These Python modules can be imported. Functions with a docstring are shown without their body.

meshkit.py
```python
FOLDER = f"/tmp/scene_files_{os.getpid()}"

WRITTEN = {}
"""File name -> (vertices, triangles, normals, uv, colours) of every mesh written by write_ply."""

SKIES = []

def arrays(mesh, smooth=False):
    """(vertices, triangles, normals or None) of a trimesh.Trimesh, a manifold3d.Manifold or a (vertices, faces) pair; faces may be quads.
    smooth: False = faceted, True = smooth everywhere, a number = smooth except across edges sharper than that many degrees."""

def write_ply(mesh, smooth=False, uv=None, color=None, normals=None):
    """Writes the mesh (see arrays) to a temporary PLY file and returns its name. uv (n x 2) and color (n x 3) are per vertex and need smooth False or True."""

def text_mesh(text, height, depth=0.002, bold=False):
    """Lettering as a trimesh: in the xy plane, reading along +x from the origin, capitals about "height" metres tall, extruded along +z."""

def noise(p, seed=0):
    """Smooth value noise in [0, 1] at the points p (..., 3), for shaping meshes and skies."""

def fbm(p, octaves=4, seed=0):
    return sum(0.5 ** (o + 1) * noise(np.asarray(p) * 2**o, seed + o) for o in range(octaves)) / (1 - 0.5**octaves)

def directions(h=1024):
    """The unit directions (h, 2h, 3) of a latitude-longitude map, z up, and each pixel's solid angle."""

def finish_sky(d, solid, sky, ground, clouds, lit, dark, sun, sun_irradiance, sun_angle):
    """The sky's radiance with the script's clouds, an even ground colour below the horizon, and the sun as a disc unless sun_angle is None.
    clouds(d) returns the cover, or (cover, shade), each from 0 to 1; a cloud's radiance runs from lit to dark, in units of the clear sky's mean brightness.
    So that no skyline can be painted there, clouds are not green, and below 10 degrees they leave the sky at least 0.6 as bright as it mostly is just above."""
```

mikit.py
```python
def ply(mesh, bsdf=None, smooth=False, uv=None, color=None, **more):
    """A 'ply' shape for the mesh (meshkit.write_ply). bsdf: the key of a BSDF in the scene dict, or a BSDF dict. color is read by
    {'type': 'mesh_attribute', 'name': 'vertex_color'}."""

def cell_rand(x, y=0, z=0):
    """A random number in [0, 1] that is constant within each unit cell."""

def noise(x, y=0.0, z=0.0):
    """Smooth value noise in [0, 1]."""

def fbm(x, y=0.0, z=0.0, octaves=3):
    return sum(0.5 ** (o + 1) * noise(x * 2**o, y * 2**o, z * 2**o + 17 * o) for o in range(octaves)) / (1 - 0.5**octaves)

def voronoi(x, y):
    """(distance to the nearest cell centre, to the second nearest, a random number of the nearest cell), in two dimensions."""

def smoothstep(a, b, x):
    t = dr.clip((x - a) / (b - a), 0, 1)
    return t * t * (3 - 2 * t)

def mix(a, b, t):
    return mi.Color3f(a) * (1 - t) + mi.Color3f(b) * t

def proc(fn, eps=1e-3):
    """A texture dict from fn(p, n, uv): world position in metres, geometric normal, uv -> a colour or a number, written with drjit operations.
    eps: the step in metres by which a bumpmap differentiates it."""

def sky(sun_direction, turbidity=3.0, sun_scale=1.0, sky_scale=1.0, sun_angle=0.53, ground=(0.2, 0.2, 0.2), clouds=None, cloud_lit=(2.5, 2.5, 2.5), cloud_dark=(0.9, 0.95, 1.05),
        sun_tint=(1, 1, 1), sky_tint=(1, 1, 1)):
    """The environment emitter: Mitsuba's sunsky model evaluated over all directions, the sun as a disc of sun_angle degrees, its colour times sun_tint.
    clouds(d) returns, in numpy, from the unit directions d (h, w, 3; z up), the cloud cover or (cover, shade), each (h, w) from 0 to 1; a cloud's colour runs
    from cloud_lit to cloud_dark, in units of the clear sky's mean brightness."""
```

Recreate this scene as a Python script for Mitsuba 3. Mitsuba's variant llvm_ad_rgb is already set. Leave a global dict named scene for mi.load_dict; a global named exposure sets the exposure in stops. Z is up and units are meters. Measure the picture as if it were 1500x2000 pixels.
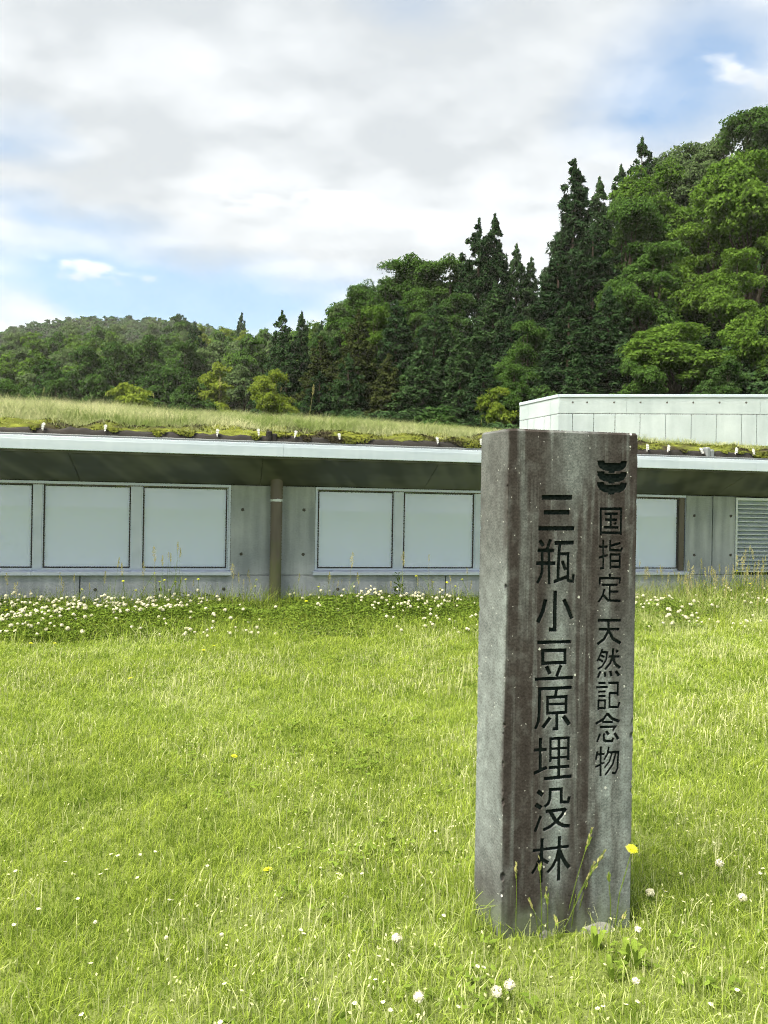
import math, random
import numpy as np, trimesh, mitsuba as mi, drjit as dr, mikit, meshkit
import manifold3d as m3
from shapely.geometry import LineString, Polygon
from shapely.ops import unary_union
from mikit import proc, noise, fbm, smoothstep, mix, ply

T = mi.ScalarTransform4f
scene, labels = {}, {}

# ------------------------------------------------------------------ camera, sky, exposure
EYE = [0, 0, 1.5]
scene['camera'] = {'type': 'perspective', 'fov': 54.54, 'fov_axis': 'x', 'near_clip': 0.05, 'far_clip': 6000.0,
                   'to_world': T().look_at(origin=EYE, target=[0, 10, 1.5], up=[-0.0165, 0, 1])}


def clouds(d):
    z = np.maximum(d[..., 2], 0.02)
    az = np.degrees(np.arctan2(d[..., 0], d[..., 1]))
    el = np.degrees(np.arcsin(np.clip(d[..., 2], -1, 1)))
    px, py = d[..., 0] / (z + .22), d[..., 1] / (z + .22)

    def f(sx, sy, k, seed, oc=5):
        return sum(0.5 ** (o + 1) * meshkit.noise(np.stack([px * sx * k * 2 ** o, py * sy * k * 2 ** o, np.full_like(px, seed + 7.3 * o)], -1), seed) for o in range(oc)) / (1 - .5 ** oc)
    n1, n2, n3 = f(1, 1, 1.7, 1), f(1, 1.2, 4.3, 2), f(1, 1.5, 10.0, 3)
    warp = (n2 - .5) * 9
    b = np.zeros_like(az)

    def gap(a, e, wa, we, amt):
        return amt * np.exp(-((az + warp - a) / wa) ** 2 - ((el + warp * .5 - e) / we) ** 2)
    b += gap(-21, 15.6, 10, 3.6, .95) + gap(-12, 15.2, 11, 2.0, .75) + gap(-8, 17.0, 9, 2.2, .35) + gap(22, 29.0, 6.0, 3.8, 1.15) + gap(17.5, 26.5, 4, 2.2, .6) + gap(2, 34.5, 6, 2.2, .45)
    b += gap(-25, 24.5, 4, 1.4, .5) + gap(-23, 20.5, 6, 1.3, .5) + gap(-13, 13.4, 9, 1.3, .4)
    cover = np.clip(1.10 - b * (0.42 + .9 * n2) - .5 * (n3 - .5) * np.clip(b * 2, 0, 1), 0.22, 1)
    shade = np.clip(.70 + 1.0 * (n1 - .5) + 1.25 * (n2 - .5) + 1.3 * (n3 - .5), .15, 1)
    shade = np.clip(shade + gap(3, 33.5, 9, 2.5, .4), 0, 1)
    n4 = f(1, 1.3, 24.0, 9, 4)
    for a, e, wa, we in ((-11.9, 21.9, 3.0, 1.1), (-3.6, 21.9, 3.4, 1.25), (-22.5, 16.4, 5.0, .8), (26.5, 28.6, 3.5, 1.5)):
        q = ((az - a) / wa) ** 2 + ((el - e + .35 * we * (el < e)) / (we * np.where(el < e, .75, 1))) ** 2
        body = np.clip((.75 - q + 4.0 * (n4 - .5) + 2.4 * (n3 - .5)) * .6, 0, .85) * np.clip(4 - q, 0, 1)
        shade = shade * (1 - body) + body * np.clip(.02 + .4 * (e - el) / we + 1.6 * (n4 - .5), -.4, .6)
        shade = shade - .25 * body * np.clip((el - e) / we + .6, 0, 1)
        cover = np.maximum(cover, body)
    shade = np.clip(shade, -.5, 1)
    shade = np.clip(shade, 0, 1)
    return cover, shade


scene['sky'] = mikit.sky((-0.40, -0.30, 0.87), turbidity=3, sun_scale=1.3, sun_angle=34, sun_tint=(.92, 1.0, 1.06), sky_tint=(1.0, 1.0, .97), clouds=clouds,
                         cloud_lit=(1.74, 1.80, 1.85), cloud_dark=(1.10, 1.18, 1.25), ground=(.10, .13, .05))
exposure = 2.9

# ------------------------------------------------------------------ helpers
COUNT = {}


def numbered(key):
    n = COUNT.get(key, -1) + 1
    COUNT[key] = n
    return key if n == 0 else '%s_%03d' % (key, n)


def put(key, mesh, bsdf, label=None, cat=None, group=None, kind=None, smooth=False, uv=None):
    key = numbered(key)
    scene[key] = ply(mesh, bsdf, smooth=smooth, uv=uv)
    tag(key, label, cat, group, kind)
    return key


def tag(key, label=None, cat=None, group=None, kind=None):
    d = {k: v for k, v in (('label', label), ('category', cat), ('group', group), ('kind', kind)) if v}
    if d:
        labels[key] = d


def inst(key, proto, m, label=None, cat=None, group=None, kind=None):
    key = numbered(key)
    scene[key] = {'type': 'instance', 'shapegroup': {'type': 'ref', 'id': proto}, 'to_world': m}
    tag(key, label, cat, group, kind)
    return key


def unit(v):
    return v / np.maximum(np.linalg.norm(v, axis=-1, keepdims=True), 1e-9)


class MB:
    """collects boxes and meshes given in any frame"""

    def __init__(self, frame=None):
        self.v, self.f, self.n, self.fr = [], [], 0, frame

    def add(self, v, f):
        v = np.asarray(v, float)
        if self.fr is not None:
            v = self.fr(v)
        self.v.append(v), self.f.append(np.asarray(f) + self.n)
        self.n += len(v)
        return self

    def box(self, a, b, bev=0.0):
        a, b = np.minimum(a, b), np.maximum(a, b)
        if bev:
            h = []
            for k in range(3):
                lo, hi = a + bev, b - bev
                lo[k], hi[k] = a[k], b[k]
                h += [[(lo, hi)[i][0], (lo, hi)[j][1], (lo, hi)[q][2]] for i in (0, 1) for j in (0, 1) for q in (0, 1)]
            t = trimesh.convex.convex_hull(np.array(h))
        else:
            t = trimesh.creation.box(bounds=[a, b])
        return self.add(t.vertices, t.faces)

    def prism(self, poly, lo, hi, axes):
        """poly: 2-D points extruded lo..hi along the third axis; axes = order (p, q, extrude)"""
        t = trimesh.creation.extrude_polygon(Polygon(poly), hi - lo, engine='earcut')
        v = np.zeros_like(t.vertices)
        v[:, axes[0]], v[:, axes[1]], v[:, axes[2]] = t.vertices[:, 0], t.vertices[:, 1], t.vertices[:, 2] + lo
        return self.add(v, t.faces)

    def mesh(self):
        v, f = np.vstack(self.v), np.vstack(self.f)
        t = trimesh.Trimesh(v, f, process=False)
        return t


def fixn(t):
    t.fix_normals()
    return t


def tube(pts, rad, n=7):
    pts, rad = np.asarray(pts, float), np.broadcast_to(rad, len(pts))
    d = unit(np.gradient(pts, axis=0))
    ref = np.where(np.abs(d[:, 2:3]) > .9, [[1, 0, 0]], [[0, 0, 1]])
    a = unit(np.cross(ref, d))
    b = np.cross(d, a)
    th = np.arange(n) * 2 * np.pi / n
    ring = a[:, None] * np.cos(th)[None, :, None] + b[:, None] * np.sin(th)[None, :, None]
    v = (pts[:, None] + ring * np.asarray(rad)[:, None, None]).reshape(-1, 3)
    f = []
    for i in range(len(pts) - 1):
        for j in range(n):
            p, q = i * n + j, i * n + (j + 1) % n
            f += [[p, q, q + n], [p, q + n, p + n]]
    v = np.vstack([v, pts[-1:], pts[:1]])
    e = (len(pts) - 1) * n
    for j in range(n):
        f += [[e + j, e + (j + 1) % n, len(v) - 2], [(j + 1) % n, j, len(v) - 1]]
    return v, np.array(f)


def blades(pos, h, w, ang, lean, bend, rng, col):
    """bent grass blades: 5 vertices, 3 triangles each; uv = (colour, along)"""
    n = len(pos)
    wd = np.stack([np.cos(ang), np.sin(ang), np.zeros(n)], 1)
    la = ang + np.pi / 2 + rng.normal(0, .7, n)
    ld = np.stack([np.cos(la), np.sin(la), np.zeros(n)], 1)
    up = np.array([0, 0, 1.0])
    m = pos + (up * (h * .55)[:, None]) + ld * (h * lean * .45)[:, None]
    t = pos + (up * (h * (1 - .25 * bend))[:, None]) + ld * (h * (lean + bend * .8))[:, None]
    v = np.stack([pos - wd * w[:, None] / 2, pos + wd * w[:, None] / 2, m - wd * w[:, None] * .42, m + wd * w[:, None] * .42, t], 1).reshape(-1, 3)
    f = (np.array([[0, 1, 3], [0, 3, 2], [2, 3, 4]])[None] + (np.arange(n) * 5)[:, None, None]).reshape(-1, 3)
    uv = np.stack([np.repeat(col, 5), np.tile([0, 0, .55, .55, 1.0], n)], 1)
    return v, f, uv


def leaves(p, nrm, L, W, rng, col):
    """rhombic leaves folded along the midrib: 4 vertices, 2 triangles"""
    n = len(p)
    t = unit(np.cross(nrm, rng.normal(size=(n, 3))))
    b = np.cross(nrm, t)
    L, W = np.broadcast_to(L, n)[:, None], np.broadcast_to(W, n)[:, None]
    v = np.stack([p - t * L, p + b * W - nrm * W * .25, p + t * L, p - b * W - nrm * W * .25], 1).reshape(-1, 3)
    f = (np.array([[0, 1, 2], [0, 2, 3]])[None] + (np.arange(n) * 4)[:, None, None]).reshape(-1, 3)
    return v, f, np.stack([np.repeat(col, 4), np.tile([0, .5, 1, .5], n)], 1)


def join(parts):
    v, f, u, n = [], [], [], 0
    for p in parts:
        v.append(p[0]), f.append(np.asarray(p[1]) + n), u.append(p[2] if len(p) > 2 else np.zeros((len(p[0]), 2)))
        n += len(p[0])
    return np.vstack(v), np.vstack(f), np.vstack(u)


# ------------------------------------------------------------------ materials
def leaf_mat(key, lo, hi, trans=.7, var=.35, k=.25):
    def fn(p, n, uv):
        q = noise(p.x * k, p.y * k, p.z * k * .6)
        c = mix(lo, hi, dr.clip(uv.x * .8 + (q - .5) * .5 + .1, 0, 1))
        return c * (1 - var / 2 + var * noise(p.x * 1.7, p.y * 1.7, p.z * 1.7))
    scene[key] = {'type': 'principledthin', 'base_color': proc(fn), 'roughness': .55, 'diff_trans': trans, 'eta': 1.3, 'spec_tint': .3}


leaf_mat('leaf_l', (.038, .088, .013), (.125, .215, .035))
leaf_mat('leaf_m', (.027, .068, .014), (.082, .155, .034))
leaf_mat('leaf_d', (.020, .052, .015), (.062, .118, .030))
leaf_mat('leaf_g', (.045, .085, .032), (.12, .175, .07))
leaf_mat('leaf_y', (.07, .12, .014), (.21, .27, .04))
leaf_mat('cedar_d', (.017, .043, .018), (.054, .10, .036), trans=.35)
leaf_mat('cedar_k', (.012, .031, .014), (.036, .070, .027), trans=.35)
leaf_mat('cedar_r', (.022, .036, .012), (.062, .075, .024), trans=.35)


def far_col(p, n, uv):
    q = noise(p.x * .07, p.y * .07, 3.0)
    q2 = noise(p.x * .021, p.y * .021, 8.0)
    c = mix((.034, .080, .026), (.078, .15, .042), dr.clip(uv.x * .7 + (q - .4), 0, 1))
    return mix(c, (.12, .17, .04), smoothstep(.66, .76, q) * .35 + 0 * q2)


scene['leaf_far'] = {'type': 'principledthin', 'base_color': proc(far_col), 'roughness': .6, 'diff_trans': .6, 'eta': 1.3}
scene['bark'] = {'type': 'twosided', 'bsdf': {'type': 'diffuse', 'reflectance': proc(lambda p, n, uv: mix((.05, .038, .028), (.12, .10, .08), fbm(p.x * 9, p.y * 9, p.z * 2)))}}


def grass_col(p, n, uv):
    big = noise(p.x * 1.1, p.y * .9, 2.0)
    mid = noise(p.x * 4.3, p.y * 3.4, 5.0)
    fine = fbm(p.x * 14, p.y * 14, 1.0, 2)
    g = mix((.125, .205, .030), (.455, .56, .100), dr.clip(uv.x * .75 + (mid - .5) * .35 + (fine - .5) * .5 + .15, 0, 1))
    dry = dr.clip(smoothstep(.72, .93, uv.x + (big - .5) * .45 + (mid - .5) * .3), 0, 1)
    c = mix(g, (.50, .54, .31), dry * .7)
    return c * (0.91 + .18 * big)


scene['grass_blade'] = {'type': 'principledthin', 'base_color': proc(grass_col), 'roughness': .5, 'diff_trans': 1.0, 'eta': 1.35}


def turf_col(p, n, uv):
    return mix((.07, .10, .02), (.17, .20, .07), fbm(p.x * 9, p.y * 9, 0.0) * .8 + .3 * (noise(p.x * 55, p.y * 55) - .5))


scene['turf'] = {'type': 'twosided', 'bsdf': {'type': 'diffuse', 'reflectance': proc(turf_col)}}
scene['straw'] = {'type': 'principledthin', 'base_color': proc(lambda p, n, uv: mix((.30, .36, .11), (.58, .60, .34), uv.x)), 'roughness': .6, 'diff_trans': .7, 'eta': 1.3}


def roofgrass_col(p, n, uv):
    big = noise(p.x * .9, p.y * .9, 4.0)
    m = noise(p.x * 3.1, p.y * 3.1, 9.0)
    c = mix((.15, .22, .05), (.58, .58, .36), dr.clip(uv.x * .7 + (big - .5) * 1.0 + (m - .5) * .45 + .10, 0, 1))
    return c


scene['roof_blade'] = {'type': 'principledthin', 'base_color': proc(roofgrass_col), 'roughness': .6, 'diff_trans': .8, 'eta': 1.3}


def moss_col(p, n, uv):
    a = fbm(p.x * 2.2, p.y * 2.2, p.z * 4, 4)
    b = noise(p.x * 7, p.y * 7, p.z * 9)
    c = mix((.035, .032, .020), (.085, .10, .022), smoothstep(.34, .50, a))
    c = mix(c, (.135, .155, .028), smoothstep(.50, .74, a + (b - .5) * .5))
    return c * (.45 + 1.1 * fbm(p.x * 26, p.y * 26, p.z * 30, 3))


scene['moss_mat'] = {'type': 'twosided', 'bsdf': {'type': 'diffuse', 'reflectance': proc(moss_col)}}


def plant_col(p, n, uv):
    # uv.x < 1: green tints; 1..2 white petals; 2..3 yellow; 3..4 straw
    x = uv.x
    g = mix((.048, .092, .012), (.19, .275, .045), dr.clip(x, 0, 1))
    c = dr.select(x > 3, mix((.30, .30, .10), (.55, .50, .28), dr.clip(x - 3, 0, 1)), dr.select(x > 2, mix((.58, .60, .02), (.82, .84, .08), dr.clip(x - 2, 0, 1)), dr.select(x > 1, mix((.52, .52, .34), (.86, .85, .74), dr.clip(x - 1, 0, 1)), g)))
    return c


scene['plant'] = {'type': 'principledthin', 'base_color': proc(plant_col), 'roughness': .6, 'diff_trans': .6, 'eta': 1.3}


def conc(lo, hi, k=1.0, st=.5, rough=.9, bump=.0012):
    def fn(p, n, uv):
        a = fbm(p.x * 1.7 * k, p.y * 1.7 * k, p.z * 1.7 * k, 4)
        s = fbm((p.x + p.y * .7) * 11, 3.0, p.z * .8, 3)
        g = noise(p.x * 60, p.y * 60, p.z * 60)
        t = dr.clip((a - .5) * 1.3 + (s - .5) * st + (g - .5) * .25 + .5, 0, 1)
        return mix(lo, hi, t)

    def bf(p, n, uv):
        return fbm(p.x * 45, p.y * 45, p.z * 45, 3)
    return {'type': 'twosided', 'bsdf': {'type': 'bumpmap', 'arbitrary': {**proc(bf, 2e-3)}, 'scale': bump, 'bsdf': {'type': 'diffuse', 'reflectance': proc(fn)}}}


scene['concrete_wall'] = conc((.265, .295, .33), (.475, .51, .545), st=1.15)
scene['concrete_pale'] = conc((.32, .385, .415), (.455, .525, .56), st=.55)
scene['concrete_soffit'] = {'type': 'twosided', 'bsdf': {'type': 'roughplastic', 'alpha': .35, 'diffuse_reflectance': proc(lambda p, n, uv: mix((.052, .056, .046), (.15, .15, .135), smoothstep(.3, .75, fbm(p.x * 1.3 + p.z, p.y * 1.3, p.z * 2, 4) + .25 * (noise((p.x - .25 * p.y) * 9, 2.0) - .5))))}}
scene['joint_dark'] = {'type': 'diffuse', 'reflectance': {'type': 'rgb', 'value': (.06, .062, .06)}}
scene['hole_dark'] = {'type': 'twosided', 'bsdf': {'type': 'diffuse', 'reflectance': {'type': 'rgb', 'value': (.075, .075, .07)}}}
scene['rust_stain'] = {'type': 'diffuse', 'reflectance': {'type': 'rgb', 'value': (.16, .13, .11)}}


def alu_col(p, n, uv):
    return mix((.47, .54, .68), (.60, .66, .79), fbm(p.x * 2, p.y * 2, p.z * 6, 3) + .3 * (noise(p.x * 14, p.y * 14, p.z * 2) - .5))


scene['aluminium'] = {'type': 'twosided', 'bsdf': {'type': 'principled', 'base_color': proc(alu_col), 'metallic': .35, 'roughness': .42, 'specular': .5}}
scene['fascia_metal'] = {'type': 'twosided', 'bsdf': {'type': 'principled', 'base_color': proc(lambda p, n, uv: mix((.38, .46, .55), (.52, .595, .675), fbm(p.x * 1.2, p.y * 1.2, p.z * 8, 4) + .35 * (noise((p.x + p.y) * 17, 1.0, p.z * 1.5) - .5))), 'metallic': .2, 'roughness': .4}}
scene['slat_metal'] = {'type': 'twosided', 'bsdf': {'type': 'principled', 'base_color': proc(lambda p, n, uv: mix((.52, .58, .63), (.70, .75, .79), fbm(p.x * 3, p.y * 3, p.z * 9, 3))), 'metallic': .4, 'roughness': .4}}
scene['bronze'] = {'type': 'twosided', 'bsdf': {'type': 'principled', 'base_color': {'type': 'rgb', 'value': (.11, .095, .08)}, 'metallic': .3, 'roughness': .45}}
scene['gasket'] = {'type': 'diffuse', 'reflectance': {'type': 'rgb', 'value': (.07, .074, .08)}}
scene['gutter_grey'] = {'type': 'twosided', 'bsdf': {'type': 'principled', 'base_color': {'type': 'rgb', 'value': (.17, .19, .205)}, 'metallic': .2, 'roughness': .5}}
scene['membrane'] = {'type': 'twosided', 'bsdf': {'type': 'roughplastic', 'alpha': .6, 'int_ior': 1.25, 'diffuse_reflectance': proc(lambda p, n, uv: mix((.008, .008, .008), (.032, .029, .027), fbm(p.x * 8, p.y * 8, p.z * 20, 3)))}}
scene['clip_metal'] = {'type': 'twosided', 'bsdf': {'type': 'principled', 'base_color': {'type': 'rgb', 'value': (.62, .63, .64)}, 'metallic': .2, 'roughness': .4}}
scene['blind'] = {'type': 'twosided', 'bsdf': {'type': 'diffuse', 'reflectance': proc(lambda p, n, uv: mix((.65, .745, .975), (.70, .79, .988), fbm(p.x * .8, p.y * .8, p.z * 1.4, 3)))}}
scene['pane_glass'] = {'type': 'thindielectric', 'int_ior': 1.5}


def pipe_col(p, n, uv):
    a = fbm(p.x * 14, p.y * 14, p.z * 2.2, 3)
    c = mix((.085, .07, .06), (.15, .125, .105), a)
    g = smoothstep(1.15, .55, p.z + (noise(p.x * 20, p.y * 20, p.z * 6) - .5) * .7)
    return mix(c, (.085, .11, .03), g * .6)


scene['pipe_paint'] = {'type': 'twosided', 'bsdf': {'type': 'principled', 'base_color': proc(pipe_col), 'roughness': .42, 'specular': .5}}

# stone pillar: weathering in the stone's own coordinates
PC, PT = np.array([.43275, 2.613]), .19
PD = np.array([1, PT]) / math.hypot(1, PT)      # along the front face
PN = np.array([PT, -1]) / math.hypot(1, PT)     # out of the front face


def stone_coords(p):
    x, y = p.x - float(PC[0]), p.y - float(PC[1])
    return x * float(PD[0]) + y * float(PD[1]), x * float(PN[0]) + y * float(PN[1]), p.z


def stone_col(p, n, uv):
    a, o, z = stone_coords(p)
    ragged = (fbm(a * 26, z * 5, 3.0, 4) - .5)
    streak = fbm(a * 55, 1.0, z * 1.6, 4)
    grain = noise(a * 420, o * 420, z * 420)
    mott = fbm(a * 38, o * 38, z * 24, 4)

    def band(c, w):
        return dr.exp(-dr.square((a + ragged * .07 - c) / w))

    def upto(z0, s):
        return smoothstep(z0 + s, z0 - s, z + ragged * .3)
    pale = 0.95 * band(.205, .04) * upto(1.28, .35) * smoothstep(.05, .3, z)
    pale = dr.maximum(pale, .85 * band(.385, .032) * upto(1.18, .35))
    pale = dr.maximum(pale, .75 * smoothstep(.36, .47, a + ragged * .10) * upto(.98, .5))
    pale = dr.maximum(pale, .50 * band(.25, .085) * smoothstep(1.45, 1.68, z + ragged * .4))
    pale = dr.maximum(pale, .30 * smoothstep(.46, .78, streak) + .10 * smoothstep(.5, .8, mott))
    side = smoothstep(.006, -.006, a + ragged * .012)
    pale_side = .30 + .55 * upto(1.30, .5) * smoothstep(.15, .5, z + ragged * .5) + .5 * (streak - .5)
    pale = dr.clip(pale * (.65 + .75 * streak) * (1 - side) + pale_side * side, 0, 1)
    dark = mix((.029, .0255, .0245), (.060, .0535, .051), streak * .6 + mott * .6 - .1)
    c = mix(dark, mix((.115, .135, .138), (.265, .305, .312), mott), pale)
    g2 = noise(a * 170, o * 170, z * 170)
    scr = noise(a * 300, 5.0, z * 22)
    c = c * (.42 + .48 * grain + .50 * g2 + .22 * scr)
    d1, d2, r = mikit.voronoi(a * 26 + o * 9, z * 22)
    spot = (r > .93) & (d1 < .02 + .10 * (r - .90) / .1) & (side < .5)
    c = dr.select(spot, mix(c, (.52, .54, .52), .85), c)
    d3, d4, r2 = mikit.voronoi(a * 75 + o * 31 + 7, z * 60)
    c = dr.select((r2 > .95) & (d3 < .14) & (mott > .45), mix(c, (.46, .48, .46), .7), c)
    low = smoothstep(.16, .02, z + ragged * .25)
    return mix(c, (.13, .16, .11), low * .6)


def stone_bump(p, n, uv):
    return fbm(p.x * 90, p.y * 90, p.z * 70, 3) + .6 * noise(p.x * 300, p.y * 300, p.z * 300)


scene['stone'] = {'type': 'twosided', 'bsdf': {'type': 'bumpmap', 'arbitrary': proc(stone_bump, 1e-3), 'scale': .0022, 'bsdf': {'type': 'diffuse', 'reflectance': proc(stone_col)}}}
scene['carved_dark'] = {'type': 'twosided', 'bsdf': {'type': 'bumpmap', 'arbitrary': proc(lambda p, n, uv: fbm(p.x * 120, p.y * 120, p.z * 120, 2), 1e-3), 'scale': .003,
                                                     'bsdf': {'type': 'diffuse', 'reflectance': proc(lambda p, n, uv: mix((.003, .006, .006), (.013, .018, .017), noise(p.x * 150, p.y * 150, p.z * 150)))}}}
scene['footing_mat'] = conc((.10, .105, .095), (.24, .25, .235), k=8, bump=.004)

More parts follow.
